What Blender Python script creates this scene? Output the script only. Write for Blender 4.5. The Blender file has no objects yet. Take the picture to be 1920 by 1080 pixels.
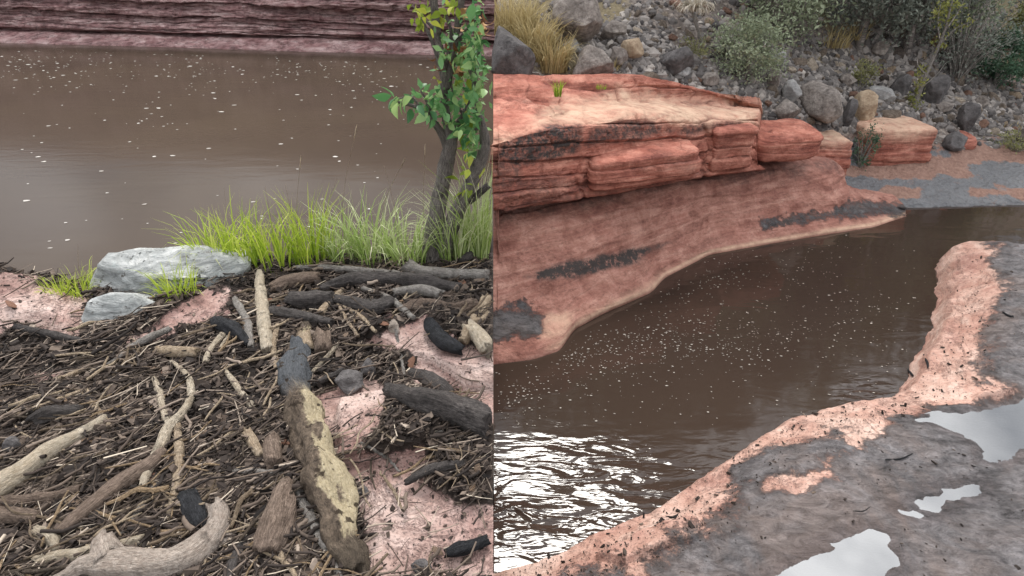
import bpy, math, random
import numpy as np
from mathutils import Vector, Matrix, Euler

random.seed(7)
rng = np.random.default_rng(7)
R = math.radians
C = bpy.context.scene.collection
scene = bpy.context.scene

# ------------------------------------------------------------------ camera, sky, sun, exposure
FPX, CU, CV, CAMZ, PITCH = 1150.0, 925.0, 540.0, 2.8, R(30)
cam = bpy.data.cameras.new('camera'); camo = bpy.data.objects.new('camera', cam); C.objects.link(camo)
cam.sensor_width = 36; cam.lens = FPX/1920*36; cam.shift_x = 35/1920
cam.clip_start = .05; cam.clip_end = 2000
camo.location = (0, 0, CAMZ); camo.rotation_euler = (R(90)-PITCH, 0, 0)
scene.camera = camo

SUN_EL, SUN_AZ = 56, 2          # degrees; azimuth from +Y towards +X
w = bpy.data.worlds.new('World'); scene.world = w; w.use_nodes = True
nt = w.node_tree; nt.nodes.clear()
out = nt.nodes.new('ShaderNodeOutputWorld'); bg = nt.nodes.new('ShaderNodeBackground')
sky = nt.nodes.new('ShaderNodeTexSky'); sky.sky_type = 'NISHITA'; sky.sun_disc = False
sky.sun_elevation = R(SUN_EL); sky.sun_rotation = R(SUN_AZ)
tc = nt.nodes.new('ShaderNodeTexCoord')
mp = nt.nodes.new('ShaderNodeMapping'); mp.inputs['Scale'].default_value = (1, 1, 1.6)
nt.links.new(tc.outputs['Generated'], mp.inputs['Vector'])
n1 = nt.nodes.new('ShaderNodeTexNoise'); n1.inputs['Scale'].default_value = 4.2; n1.inputs['Detail'].default_value = 5
nt.links.new(mp.outputs[0], n1.inputs['Vector'])
r1 = nt.nodes.new('ShaderNodeValToRGB'); r1.color_ramp.elements[0].position = .36; r1.color_ramp.elements[1].position = .62
r1.color_ramp.elements[0].color = (.27, .285, .30, 1); r1.color_ramp.elements[1].color = (1, 1, .99, 1)
nt.links.new(n1.outputs['Fac'], r1.inputs['Fac'])
sc_ = nt.nodes.new('ShaderNodeMix'); sc_.data_type = 'RGBA'; sc_.blend_type = 'MULTIPLY'; sc_.inputs['Factor'].default_value = 1
nt.links.new(r1.outputs['Color'], sc_.inputs['A']); sc_.inputs['B'].default_value = (9.5, 9.5, 9.6, 1)
mx = nt.nodes.new('ShaderNodeMix'); mx.data_type = 'RGBA'; mx.inputs['Factor'].default_value = .86
# an overcast sky is brighter overhead than at the horizon (CIE overcast sky: 1 + 2 sin h)
sx = nt.nodes.new('ShaderNodeSeparateXYZ'); nt.links.new(tc.outputs['Generated'], sx.inputs[0])
ma = nt.nodes.new('ShaderNodeMath'); ma.operation = 'MULTIPLY_ADD'; ma.use_clamp = False; nt.links.new(sx.outputs[2], ma.inputs[0]); ma.inputs[1].default_value = 1.25; ma.inputs[2].default_value = .45
mc_ = nt.nodes.new('ShaderNodeMath'); mc_.operation = 'MAXIMUM'; nt.links.new(ma.outputs[0], mc_.inputs[0]); mc_.inputs[1].default_value = .45
vm = nt.nodes.new('ShaderNodeVectorMath'); vm.operation = 'SCALE'; nt.links.new(sc_.outputs['Result'], vm.inputs[0]); nt.links.new(mc_.outputs[0], vm.inputs['Scale'])
nt.links.new(sky.outputs[0], mx.inputs['A']); nt.links.new(vm.outputs[0], mx.inputs['B'])
nt.links.new(mx.outputs['Result'], bg.inputs['Color']); bg.inputs['Strength'].default_value = .094
nt.links.new(bg.outputs[0], out.inputs['Surface'])

sl = bpy.data.lights.new('sun', 'SUN'); sl.energy = 1.5; sl.angle = R(20); sl.color = (1, .96, .9)
so = bpy.data.objects.new('sun', sl); C.objects.link(so)
sd = Vector((math.sin(R(SUN_AZ))*math.cos(R(SUN_EL)), math.cos(R(SUN_AZ))*math.cos(R(SUN_EL)), math.sin(R(SUN_EL))))
so.rotation_euler = (-sd).to_track_quat('-Z', 'Y').to_euler(); so.location = (0, 0, 30)

scene.view_settings.view_transform = 'Standard'; scene.view_settings.look = 'None'
scene.view_settings.gamma = 1; scene.view_settings.exposure = 1.2
scene.view_settings.use_curve_mapping = False
scene.cycles.use_denoising = True
scene.cycles.max_bounces = 5; scene.cycles.diffuse_bounces = 3; scene.cycles.glossy_bounces = 3
scene.cycles.transparent_max_bounces = 4
scene.cycles.sample_clamp_indirect = 8

# ------------------------------------------------------------------ pixel <-> world
cp, sp = math.cos(PITCH), math.sin(PITCH)
def at(u, v, z=None, y=None):
    r = (u-CU)/FPX; t = (CV-v)/FPX
    d = (r, cp+t*sp, -sp+t*cp)
    k = (z-CAMZ)/d[2] if z is not None else y/d[1]
    return Vector((d[0]*k, d[1]*k, CAMZ+d[2]*k))
def atn(u, v, z=None, y=None):
    u = np.asarray(u, float); v = np.asarray(v, float)
    r = (u-CU)/FPX; t = (CV-v)/FPX
    dx, dy, dz = r, cp+t*sp, -sp+t*cp
    k = (np.asarray(z)-CAMZ)/dz if z is not None else np.asarray(y)/dy
    return np.stack([dx*k, dy*k, CAMZ+dz*k], -1)
def proj(P):
    P = np.asarray(P, float); x, y, z = P[..., 0], P[..., 1], P[..., 2]-CAMZ
    dep = y*cp-z*sp; up = y*sp+z*cp
    ok = np.where(dep > .05, dep, 1e9)
    return CU+FPX*x/ok, CV-FPX*up/ok
def depth_of(p): return p.y*cp-(p.z-CAMZ)*sp

# ------------------------------------------------------------------ noise
def _h(ix, iy, iz, s):
    n = (ix*374761393+iy*668265263+iz*2147483647+s*974711) & 0xffffffff
    n = ((n ^ (n >> 13))*1274126177) & 0xffffffff
    n = ((n ^ (n >> 16))*2246822519) & 0xffffffff
    return ((n ^ (n >> 15)) & 0xffffff)/float(0xffffff)
def vnoise(p, s=0):
    p = np.asarray(p, float); f = np.floor(p); i = f.astype(np.int64); t = p-f; t = t*t*(3-2*t)
    x, y, z = i[..., 0], i[..., 1], i[..., 2]; tx, ty, tz = t[..., 0], t[..., 1], t[..., 2]
    def L(a, b, k): return a+(b-a)*k
    return L(L(L(_h(x, y, z, s), _h(x+1, y, z, s), tx), L(_h(x, y+1, z, s), _h(x+1, y+1, z, s), tx), ty),
             L(L(_h(x, y, z+1, s), _h(x+1, y, z+1, s), tx), L(_h(x, y+1, z+1, s), _h(x+1, y+1, z+1, s), tx), ty), tz)*2-1
def fbm(p, o=4, s=0, g=.5):
    p = np.asarray(p, float); a = 1; r = 0; n = 0
    for k in range(o):
        r = r+a*vnoise(p*(2.03**k)+k*17.3, s+k); n += a; a *= g
    return r/n
def P3(x, y, z=0.): 
    x, y, z = np.broadcast_arrays(x, y, z); return np.stack([x, y, z], -1).astype(float)
def sstep(a, b, x):
    t = np.clip((x-a)/(b-a), 0, 1); return t*t*(3-2*t)
def polysd(px, py, poly):
    """signed distance, positive inside"""
    px = np.asarray(px, float); py = np.asarray(py, float)
    d = np.full(px.shape, 1e18); ins = np.zeros(px.shape, bool)
    n = len(poly)
    for i in range(n):
        ax, ay = poly[i]; bx, by = poly[(i+1) % n]
        ex, ey = bx-ax, by-ay; wx, wy = px-ax, py-ay
        t = np.clip((wx*ex+wy*ey)/(ex*ex+ey*ey+1e-12), 0, 1)
        d = np.minimum(d, (wx-ex*t)**2+(wy-ey*t)**2)
        c = ((ay > py) != (by > py)) & (px < (bx-ax)*(py-ay)/((by-ay) if by != ay else 1e-9)+ax)
        ins ^= c
    return np.where(ins, 1, -1)*np.sqrt(d)

def bedding(x, y, zs, k=9., jx=.8, s=0):
    q = zs*k+.5*fbm(P3(x*.7, y*.3, 0), 3, 900+s)+.25*fbm(P3(x*3, y*2, zs*4), 3, 901+s); i = np.floor(q).astype(np.int64); f = q-i
    jj = x*jx*(.6+.8*_h(i, i*0, i*0, 902+s))+7*_h(i, i*0+1, i*0, 903+s)+.12*fbm(P3(x*4, y*4, zs*9), 2, 904+s); ji = np.floor(jj).astype(np.int64); jf = jj-ji
    off = .75*_h(i, ji*0, i*0, 905+s)+.25*_h(i, ji, i*0, 906+s)-.5
    thick = _h(i, i*0, i*0, 907+s)
    cre = np.exp(-(np.minimum(f, 1-f)/.07)**2)*(.35+.65*thick); crj = np.exp(-(np.minimum(jf, 1-jf)/.018)**2)
    return off, np.maximum(cre, crj*.35)
# ------------------------------------------------------------------ objects
def tag(o, label=None, cat=None, group=None, kind=None):
    if label: o['label'] = label
    if cat: o['category'] = cat
    if group: o['group'] = group
    if kind: o['kind'] = kind
    return o
def link(name, me, parent=None, loc=None, m=None):
    o = bpy.data.objects.new(name, me); C.objects.link(o)
    if m is not None and not me.materials: me.materials.append(m)
    if parent: o.parent = parent
    if loc is not None: o.location = loc
    return o
def empty(name, loc, label, cat, group=None):
    o = bpy.data.objects.new(name, None); C.objects.link(o); o.location = loc; o.empty_display_size = .1
    return tag(o, label, cat, group)
def mesh_np(name, V, F, smooth=True, attrs=None):
    """V (n,3); F list of (m,k) index arrays of equal k or one array"""
    me = bpy.data.meshes.new(name); V = np.asarray(V, np.float32)
    Fs = F if isinstance(F, list) else [F]
    Fs = [np.asarray(f, np.int32) for f in Fs if len(f)]
    me.vertices.add(len(V)); me.vertices.foreach_set('co', V.ravel())
    li = np.concatenate([f.ravel() for f in Fs]); tot = np.concatenate([np.full(len(f), f.shape[1], np.int32) for f in Fs])
    st = np.concatenate([[0], np.cumsum(tot)[:-1]]).astype(np.int32)
    me.loops.add(len(li)); me.loops.foreach_set('vertex_index', li)
    me.polygons.add(len(tot)); me.polygons.foreach_set('loop_start', st); me.polygons.foreach_set('loop_total', tot)
    me.polygons.foreach_set('use_smooth', np.full(len(tot), smooth))
    me.update(calc_edges=True)
    for k, a in (attrs or {}).items():
        a = np.asarray(a, np.float32)
        if a.ndim == 1:
            me.attributes.new(k, 'FLOAT', 'POINT').data.foreach_set('value', a)
        elif a.shape[1] == 2:
            b = np.concatenate([a, np.zeros((len(a), 1), np.float32)], 1)
            me.attributes.new(k, 'FLOAT_VECTOR', 'POINT').data.foreach_set('vector', b.ravel())
    return me
def grid_faces(nr, nc, wrap=False, off=0):
    i = np.arange(nr-1)[:, None]; j = np.arange(nc if wrap else nc-1)[None]
    j2 = (j+1) % nc
    return np.stack([i*nc+j, i*nc+j2, (i+1)*nc+j2, (i+1)*nc+j], -1).reshape(-1, 4)+off
def grid_mesh(name, V, attrs=None, flip=False):
    nr, nc = V.shape[:2]; F = grid_faces(nr, nc)
    if flip: F = F[:, ::-1]
    return mesh_np(name, V.reshape(-1, 3), F, True, {k: a.ravel() for k, a in (attrs or {}).items()})
def gnormals(V):
    a = np.gradient(V, axis=1); b = np.gradient(V, axis=0)
    n = np.cross(a, b); return n/(np.linalg.norm(n, axis=-1, keepdims=True)+1e-12)

# ------------------------------------------------------------------ materials
class M:
    def __init__(s, name, rough=.8, spec=.3):
        s.m = bpy.data.materials.new(name); s.m.use_nodes = True; s.t = s.m.node_tree
        s.b = s.t.nodes['Principled BSDF']; s.b.inputs['Roughness'].default_value = rough
        s.b.inputs['Specular IOR Level'].default_value = spec
        s.geo = None
    def n(s, t): return s.t.nodes.new(t)
    def l(s, a, b): s.t.links.new(a, b)
    def coord(s, kind='Object', scale=(1, 1, 1), rot=(0, 0, 0)):
        c = s.n('ShaderNodeTexCoord'); mp = s.n('ShaderNodeMapping'); mp.inputs['Scale'].default_value = scale
        mp.inputs['Rotation'].default_value = rot; s.l(c.outputs[kind], mp.inputs['Vector']); return mp.outputs[0]
    def world(s, scale=(1, 1, 1), rot=(0, 0, 0)):
        c = s.n('ShaderNodeNewGeometry'); mp = s.n('ShaderNodeMapping'); mp.inputs['Scale'].default_value = scale
        mp.inputs['Rotation'].default_value = rot
        s.l(c.outputs['Position'], mp.inputs['Vector']); return mp.outputs[0]
    def vattr(s, name, scale=(1, 1, 1)):
        a = s.n('ShaderNodeAttribute'); a.attribute_name = name; mp = s.n('ShaderNodeMapping'); mp.inputs['Scale'].default_value = scale
        s.l(a.outputs['Vector'], mp.inputs['Vector']); return mp.outputs[0]
    def attr(s, name):
        a = s.n('ShaderNodeAttribute'); a.attribute_name = name; return a.outputs['Fac']
    def rand(s): return s.n('ShaderNodeObjectInfo').outputs['Random']
    def noise(s, vec, scale, detail=4, rough=.55, dist=0.):
        x = s.n('ShaderNodeTexNoise'); x.inputs['Scale'].default_value = scale; x.inputs['Detail'].default_value = detail
        x.inputs['Roughness'].default_value = rough; x.inputs['Distortion'].default_value = dist
        if vec is not None: s.l(vec, x.inputs['Vector'])
        return x.outputs['Fac']
    def voro(s, vec, scale, feat='F1'):
        x = s.n('ShaderNodeTexVoronoi'); x.feature = feat; x.inputs['Scale'].default_value = scale; s.l(vec, x.inputs['Vector'])
        return x.outputs['Distance']
    def ramp(s, f, stops):
        x = s.n('ShaderNodeValToRGB'); e = x.color_ramp.elements
        while len(e) < len(stops): e.new(.5)
        for q, (p, c) in zip(e, stops):
            q.position = p; q.color = (c, c, c, 1) if not hasattr(c, '__len__') else (*c[:3], 1)
        s.l(f, x.inputs['Fac']); return x.outputs['Color']
    def mix(s, f, a, b, blend='MIX'):
        x = s.n('ShaderNodeMix'); x.data_type = 'RGBA'; x.blend_type = blend
        for val, k in ((f, 'Factor'), (a, 'A'), (b, 'B')):
            if isinstance(val, (int, float)): x.inputs[k].default_value = val if k == 'Factor' else (val, val, val, 1)
            elif isinstance(val, tuple): x.inputs[k].default_value = (*val, 1)
            else: s.l(val, x.inputs[k])
        return x.outputs['Result']
    def math(s, op, a, b=0.):
        x = s.n('ShaderNodeMath'); x.operation = op
        for i, val in enumerate((a, b)):
            if isinstance(val, (int, float)): x.inputs[i].default_value = val
            else: s.l(val, x.inputs[i])
        return x.outputs[0]
    def bump(s, h, dist=.01, strength=1., chain=None):
        x = s.n('ShaderNodeBump'); x.inputs['Distance'].default_value = dist; x.inputs['Strength'].default_value = strength
        s.l(h, x.inputs['Height'])
        if chain is not None: s.l(chain, x.inputs['Normal'])
        return x.outputs[0]
    def done(s, col, normal=None, rough=None, spec=None):
        if isinstance(col, tuple): s.b.inputs['Base Color'].default_value = (*col, 1)
        else: s.l(col, s.b.inputs['Base Color'])
        if normal is not None: s.l(normal, s.b.inputs['Normal'])
        if rough is not None: s.l(rough, s.b.inputs['Roughness'])
        return s.m

def mat_sandstone(name, dark, mid, light, strata=1., mudc=None, palec=(.62, .42, .30), stain_shadec=(.055, .045, .042), dip=0., band=.35, dirt=.25):
    k = M(name, .85, .25)
    P = k.world(); S = k.world((1.2, 1.2, 14*strata), (0, dip, 0)); S2 = k.world((3, 3, 60*strata), (0, dip, 0))
    a = k.noise(S, 1.3, 6, .6, .4); b = k.noise(P, 2.6, 6, .65); f = k.noise(P, 34, 5, .7); g = k.noise(P, 9, 5, .65)
    s2 = k.noise(S2, 1.2, 3, .6, .3)
    c = k.ramp(a, [(.32, dark), (.5, mid), (.66, light)])
    c = k.mix(k.math('MULTIPLY', k.ramp(b, [(.42, 0.), (.68, 1.)]), .55), c, light)
    c = k.mix(band, c, k.ramp(s2, [(.3, .35), (.6, .75)]), 'SOFT_LIGHT')
    d0 = k.noise(P, 4.5, 8, .72, .5)
    c = k.mix(.6, c, k.ramp(d0, [(.38, .22), (.60, .74)]), 'SOFT_LIGHT')
    c = k.mix(k.math('MULTIPLY', k.ramp(k.noise(P, 70, 4, .8), [(.60-.08*dirt, 0.), (.70-.08*dirt, 1.)]), dirt), c, (.075, .062, .056))
    c = k.mix(.5, c, k.ramp(f, [(.32, .28), (.6, .62)]), 'SOFT_LIGHT')
    c = k.mix(.4, c, k.ramp(g, [(.3, .3), (.65, .66)]), 'SOFT_LIGHT')
    ck = k.noise(k.world((.9, .9, 8*strata), (0, dip, 0)), 1.7, 9, .72, .6)
    cl = k.ramp(k.math('ABSOLUTE', k.math('SUBTRACT', ck, .5)), [(.0, 1.), (.016, 0.)])
    c = k.mix(k.math('MULTIPLY', cl, min(1, band*3)), c, tuple(x*.28 for x in dark))
    # cream crust where it weathered
    pa = k.math('MULTIPLY', k.attr('pale'), k.ramp(g, [(.3, .35), (.6, 1.)]))
    c = k.mix(pa, c, palec)
    # dark varnish / algae, plus shade painted into the crevices
    stn = k.math('MULTIPLY', k.attr('stain_shade'), k.ramp(k.noise(P, 22, 6, .75), [(.36, .15), (.56, 1.)]))
    c = k.mix(stn, c, stain_shadec)
    rough = None
    if mudc is not None:
        md = k.ramp(k.math('ADD', k.attr('mud'), k.math('MULTIPLY', k.math('SUBTRACT', k.noise(P, 13, 9, .82), .5), 2.1)), [(.34, 0.), (.68, 1.)])
        mc = k.mix(k.ramp(k.noise(P, 5, 9, .74, .6), [(.34, 0.), (.66, 1.)]), tuple(x*.45 for x in mudc), tuple(x*1.6 for x in mudc))
        mc = k.mix(.5, mc, k.ramp(f, [(.3, .25), (.62, .68)]), 'SOFT_LIGHT')
        c = k.mix(md, c, mc)
        bz = k.noise(P, 1.7, 6, .7, .8)
        mc = k.mix(k.ramp(bz, [(.45, 0.), (.62, .75)]), mc, tuple(x*y for x, y in zip(mudc, (1.35, 1.15, 1.02))))
        wr = k.noise(k.world((1, 2.1, 1), (0, 0, .3)), 8, 9, .74, 1.)
        mc = k.mix(.8, mc, k.ramp(wr, [(.36, .18), (.62, .78)]), 'SOFT_LIGHT')
        c = k.mix(md, c, mc)
        rough = k.mix(md, (.85, .85, .85), k.ramp(bz, [(.35, .30), (.6, .62)]))
        mudh = k.math('MULTIPLY', wr, md)
    wetn = k.attr('wet')
    c = k.mix(k.math('MULTIPLY', wetn, .55), c, (.5, .45, .45), 'MULTIPLY')
    nb = k.bump(a, .05, band); nb = k.bump(d0, .05, .6, nb); nb = k.bump(cl, -.01, band*2, nb)
    if mudc is not None: nb = k.bump(mudh, .06, .9, nb)
    nb = k.bump(g, .02, .3, nb); nb = k.bump(s2, .012, band*1.6, nb); nb = k.bump(g, .02, .6, nb); nb = k.bump(f, .008, .7, nb)
    return k.done(c, nb, rough)

RED = mat_sandstone('red_sandstone', (.19, .074, .056), (.31, .138, .106), (.42, .22, .17), mudc=(.12, .112, .114), band=.15, dirt=.4)
REDTOP = mat_sandstone('banded_red_sandstone', (.18, .055, .042), (.36, .125, .088), (.50, .22, .16), strata=1.3, palec=(.66, .47, .34), band=.17)
PINK = mat_sandstone('pink_sandstone', (.22, .120, .108), (.35, .22, .19), (.52, .39, .345), mudc=(.050, .040, .035), dip=.1, band=.2, dirt=.85)
SHELF = mat_sandstone('muddy_pink_sandstone', (.33, .175, .14), (.44, .255, .20), (.54, .375, .31), strata=.5, mudc=(.165, .152, .154), band=.2, dirt=.7)
WALL = mat_sandstone('purple_red_sandstone', (.115, .056, .056), (.275, .150, .147), (.45, .32, .305), strata=.45, band=.3)

def mat_wood(name, dark, light, bark=.3, speck=.2, rnd=0., rough=.8):
    k = M(name, rough, .25)
    g = k.noise(k.vattr('grain', (7, 1.3, 1)), 14, 5, .65, .3); g2 = k.noise(k.vattr('grain', (2.5, 1, 1)), 9, 5, .6)
    P = k.coord('Object'); f = k.noise(P, 55, 4, .7); p2 = k.noise(P, 12, 5, .7)
    c = k.mix(k.ramp(g, [(.3, 0.), (.65, 1.)]), dark, light)
    c = k.mix(k.math('MULTIPLY', k.ramp(g2, [(.5, 0.), (.62, 1.)]), bark), c, tuple(x*.55 for x in dark))
    c = k.mix(k.math('MULTIPLY', k.ramp(p2, [(.56, 0.), (.66, 1.)]), speck), c, (.03, .026, .022))
    cr1 = k.noise(k.vattr('grain', (9, .9, 1)), 7, 7, .7, .8)
    cr2 = k.ramp(k.math('ABSOLUTE', k.math('SUBTRACT', cr1, .5)), [(.0, 1.), (.022, 0.)])
    c = k.mix(k.math('MULTIPLY', cr2, .8), c, tuple(x*.3 for x in dark))
    c = k.mix(.55, c, k.ramp(k.noise(P, 7, 7, .75), [(.34, .22), (.64, .74)]), 'SOFT_LIGHT')
    c = k.mix(.55, c, k.ramp(f, [(.3, .25), (.62, .70)]), 'SOFT_LIGHT')
    if rnd:
        c = k.mix(rnd, c, k.n('ShaderNodeObjectInfo').outputs['Color'], 'MULTIPLY')
    nb = k.bump(g, .010, .9); nb = k.bump(g2, .012, .8, nb); nb = k.bump(cr2, -.004, .8, nb); nb = k.bump(f, .004, .7, nb)
    return k.done(c, nb)
W_PALE = mat_wood('pale_driftwood', (.44, .35, .255), (.72, .62, .48), .25, .55)
W_GREY = mat_wood('grey_driftwood', (.19, .17, .155), (.46, .42, .38), .3, .35)
W_BROWN = mat_wood('brown_driftwood', (.115, .078, .06), (.36, .27, .21), .4, .35)
W_TAN = mat_wood('tan_driftwood', (.34, .245, .165), (.62, .49, .35), .3, .4)
W_DARK = mat_wood('dark_wet_wood', (.035, .030, .030), (.16, .14, .13), .5, .3)
W_CHAR = mat_wood('charred_wood', (.012, .012, .014), (.055, .056, .062), .5, .3)
W_ROOT = mat_wood('smooth_root_wood', (.33, .265, .22), (.58, .49, .42), .2, .5)
W_STICK = mat_wood('stick_wood', (.24, .18, .13), (.60, .50, .38), .3, .35, rnd=1.)
BARKT = mat_wood('tree_bark', (.075, .065, .060), (.38, .335, .305), .6, .55)

def mat_tint(name, stops, rough=.85, trans=0., spec=.25, bump=True):
    """colour picked by the per-piece attribute 'tint'"""
    k = M(name, rough, spec)
    c = k.ramp(k.attr('tint'), stops)
    f = k.noise(k.coord('Object'), 60, 3, .65)
    c = k.mix(.4, c, k.ramp(f, [(.3, .28), (.62, .66)]), 'SOFT_LIGHT')
    if trans:
        k.b.inputs['Transmission Weight'].default_value = 0
        d = k.n('ShaderNodeBsdfTranslucent'); k.l(c, d.inputs['Color'])
        ms = k.n('ShaderNodeMixShader'); ms.inputs[0].default_value = trans
        o = k.t.nodes['Material Output']; k.l(k.b.outputs[0], ms.inputs[1]); k.l(d.outputs[0], ms.inputs[2]); k.l(ms.outputs[0], o.inputs['Surface'])
    return k.done(c, k.bump(f, .003, .6) if bump else None)
CHIPS = mat_tint('bark_litter', [(0., (.013, .010, .009)), (.35, (.048, .036, .030)), (.6, (.130, .098, .077)), (.82, (.27, .215, .175)), (1., (.62, .53, .42))])
GRASS = mat_tint('green_grass', [(0., (.10, .18, .02)), (.4, (.32, .44, .04)), (.8, (.52, .60, .10)), (1., (.60, .54, .28))], .5, .4, bump=False)
GRASS2 = mat_tint('grey_green_grass', [(0., (.12, .19, .04)), (.4, (.33, .44, .12)), (.75, (.54, .60, .32)), (1., (.66, .62, .46))], .55, .3, bump=False)
DRYGR = mat_tint('dry_grass', [(0., (.20, .15, .065)), (.5, (.42, .33, .155)), (1., (.58, .48, .27))], .7, .3, bump=False)
LEAFG = mat_tint('green_leaf', [(0., (.04, .14, .05)), (.5, (.15, .33, .12)), (1., (.40, .56, .22))], .38, .4, .4, False)
LEAFY = mat_tint('yellow_green_leaf', [(0., (.16, .24, .03)), (.5, (.34, .40, .05)), (1., (.50, .50, .10))], .5, .35, bump=False)
LEAFB = mat_tint('dead_brown_leaf', [(0., (.13, .055, .025)), (.5, (.30, .14, .06)), (1., (.45, .27, .13))], .7, .2, bump=False)
F_GREY = mat_tint('grey_green_foliage', [(0., (.13, .15, .10)), (.5, (.26, .30, .19)), (1., (.42, .46, .32))], .7, .2, bump=False)
F_DARK = mat_tint('dark_foliage', [(0., (.08, .09, .078)), (.5, (.18, .20, .165)), (1., (.32, .34, .28))], .7, .15, bump=False)
F_GREEN = mat_tint('deep_green_foliage', [(0., (.028, .065, .040)), (.5, (.065, .125, .075)), (1., (.14, .21, .12))], .7, .2, bump=False)
F_OLIVE = mat_tint('olive_foliage', [(0., (.12, .12, .05)), (.5, (.22, .22, .09)), (1., (.34, .33, .16))], .7, .2, bump=False)
FOAM2 = mat_tint('creek_foam', [(0., (.15, .125, .105)), (1., (.46, .42, .37))], .6, bump=False)
FOAM = mat_tint('foam', [(0., (.30, .27, .24)), (1., (.62, .59, .55))], .6, bump=False)

def mat_boulder(name, a, b, rnd=True, speck=.5):
    k = M(name, .8, .3)
    P = k.coord('Object'); n = k.noise(P, 3, 6, .65); f = k.noise(P, 24, 5, .7); v = k.noise(P, 8, 6, .7)
    c = k.mix(k.ramp(n, [(.3, 0.), (.7, 1.)]), a, b)
    if rnd:
        hue = k.n('ShaderNodeObjectInfo').outputs['Color']
        c = k.mix(1., c, hue, 'MULTIPLY')
    c = k.mix(speck, c, k.ramp(f, [(.3, .22), (.62, .7)]), 'SOFT_LIGHT')
    c = k.mix(.6, c, k.ramp(v, [(.35, .22), (.6, .72)]), 'SOFT_LIGHT')
    nb = k.bump(v, .05, .8); nb = k.bump(f, .02, .9, nb)
    return k.done(c, nb)
B_GREY = mat_boulder('basalt_and_sandstone', (.205, .170, .142), (.45, .385, .325))
B_DARK = mat_boulder('dark_basalt', (.06, .055, .055), (.165, .15, .147), False)
B_MID = mat_boulder('grey_pitted_basalt', (.135, .114, .102), (.34, .295, .262), False, .8)
B_TAN = mat_boulder('tan_sandstone', (.30, .215, .145), (.47, .36, .25), False)
B_PALE = mat_boulder('pale_limestone', (.22, .215, .215), (.40, .385, .37), False)

def mat_white_rock():
    k = M('white_green_rock', .7, .35)
    S = k.coord('Object', (1.2, 1.2, 5), (.25, .2, .1)); P = k.coord('Object')
    a = k.noise(S, 4, 6, .65, .8); f = k.noise(P, 26, 5, .7); b = k.noise(S, 11, 5, .7, .6); sp_ = k.noise(P, 15, 6, .8)
    nz = k.n('ShaderNodeSeparateXYZ'); g = k.n('ShaderNodeNewGeometry'); k.l(g.outputs['Normal'], nz.inputs[0])
    c = k.ramp(a, [(.3, (.12, .125, .125)), (.5, (.30, .31, .305)), (.68, (.56, .56, .545))])
    c = k.mix(k.ramp(b, [(.56, 0.), (.66, .5)]), c, (.27, .31, .305))
    c = k.mix(k.ramp(sp_, [(.58, 0.), (.64, .9)]), c, (.07, .06, .05))
    c = k.mix(.4, c, k.ramp(f, [(.3, .3), (.62, .66)]), 'SOFT_LIGHT')
    nb = k.bump(a, .05, .7); nb = k.bump(b, .015, .6, nb); nb = k.bump(f, .008, .6, nb)
    return k.done(c, nb)
WHITER = mat_white_rock()

def mat_slope():
    k = M('gravel_hillside', .95, .2)
    P = k.world(); a = k.noise(P, .8, 5, .6); f = k.noise(P, 16, 6, .75); v = k.voro(P, 22); v2 = k.voro(P, 9)
    c = k.ramp(f, [(.3, (.065, .054, .050)), (.5, (.19, .158, .14)), (.7, (.36, .31, .265))])
    c = k.mix(k.ramp(k.attr('grassy'), [(.3, 0.), (.7, .8)]), c, k.mix(k.noise(P, 30, 5, .7), (.14, .11, .06), (.34, .28, .17)))
    c = k.mix(k.ramp(k.attr('redsoil'), [(.3, 0.), (.7, .85)]), c, k.mix(f, (.13, .07, .055), (.42, .25, .19)))
    # wet grey mud of the flat
    md = k.ramp(k.math('ADD', k.attr('mud'), k.math('MULTIPLY', k.math('SUBTRACT', k.noise(P, 5, 9, .8), .5), 2.)), [(.40, 0.), (.58, 1.)])
    mc = k.mix(k.noise(P, 4, 6, .7), (.075, .075, .082), (.20, .20, .205))
    c = k.mix(md, c, mc)
    nb = k.bump(v2, .05, .6); nb = k.bump(v, .03, .7, nb); nb = k.bump(f, .02, .6, nb)
    rough = k.ramp(md, [(0., .95), (1., .38)])
    return k.done(c, nb, rough)
SLOPE = mat_slope()

def mat_water(name, ca, cb, bumps, rough=.04, ior=1.33, far=None, spec=.5):
    k = M(name, rough, spec)
    k.b.inputs['IOR'].default_value = ior
    P = k.world(); n = k.noise(P, .35, 3, .5)
    c = k.mix(k.ramp(n, [(.35, 0.), (.65, 1.)]), ca, cb)
    nb = None
    for (scale, sx, sy, rot, dist, st, det, msk) in bumps:
        V = k.world((sx, sy, 1), (0, 0, rot)); h = k.noise(V, scale, det, .5, .6)
        if msk: h = k.math('MULTIPLY', k.math('SUBTRACT', h, .5), k.attr(msk))
        nb = k.bump(h, dist, st, nb)
    return k.done(c, nb)
MURK = mat_water('silty_pool_water', (.064, .047, .036), (.078, .058, .042), [(1.1, 1, 3.6, 0, .008, .3, 3, None), (4, 1, 3, .1, .0015, .3, 2, None)], .12, 1.27, spec=.22)
CREEK = mat_water('brown_creek_water', (.036, .023, .018), (.046, .031, .023), [(1.6, 1, 3.2, .15, .008, .4, 2, None), (3.6, 1, 2.9, .22, .075, 1., 2.5, 'riffle'), (8, 1, 3., .3, .018, .7, 2, 'riffle')], .06, 1.47)
k = M('puddle_water'); fr = k.n('ShaderNodeFresnel'); fr.inputs['IOR'].default_value = 4.2
tr = k.n('ShaderNodeBsdfTransparent'); tr.inputs['Color'].default_value = (.62, .60, .58, 1); gl = k.n('ShaderNodeBsdfGlossy'); gl.inputs['Roughness'].default_value = .03
ms = k.n('ShaderNodeMixShader'); k.l(fr.outputs[0], ms.inputs[0]); k.l(tr.outputs[0], ms.inputs[1]); k.l(gl.outputs[0], ms.inputs[2]); k.l(ms.outputs[0], k.t.nodes['Material Output'].inputs['Surface'])
PUDDLE = k.m

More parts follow.
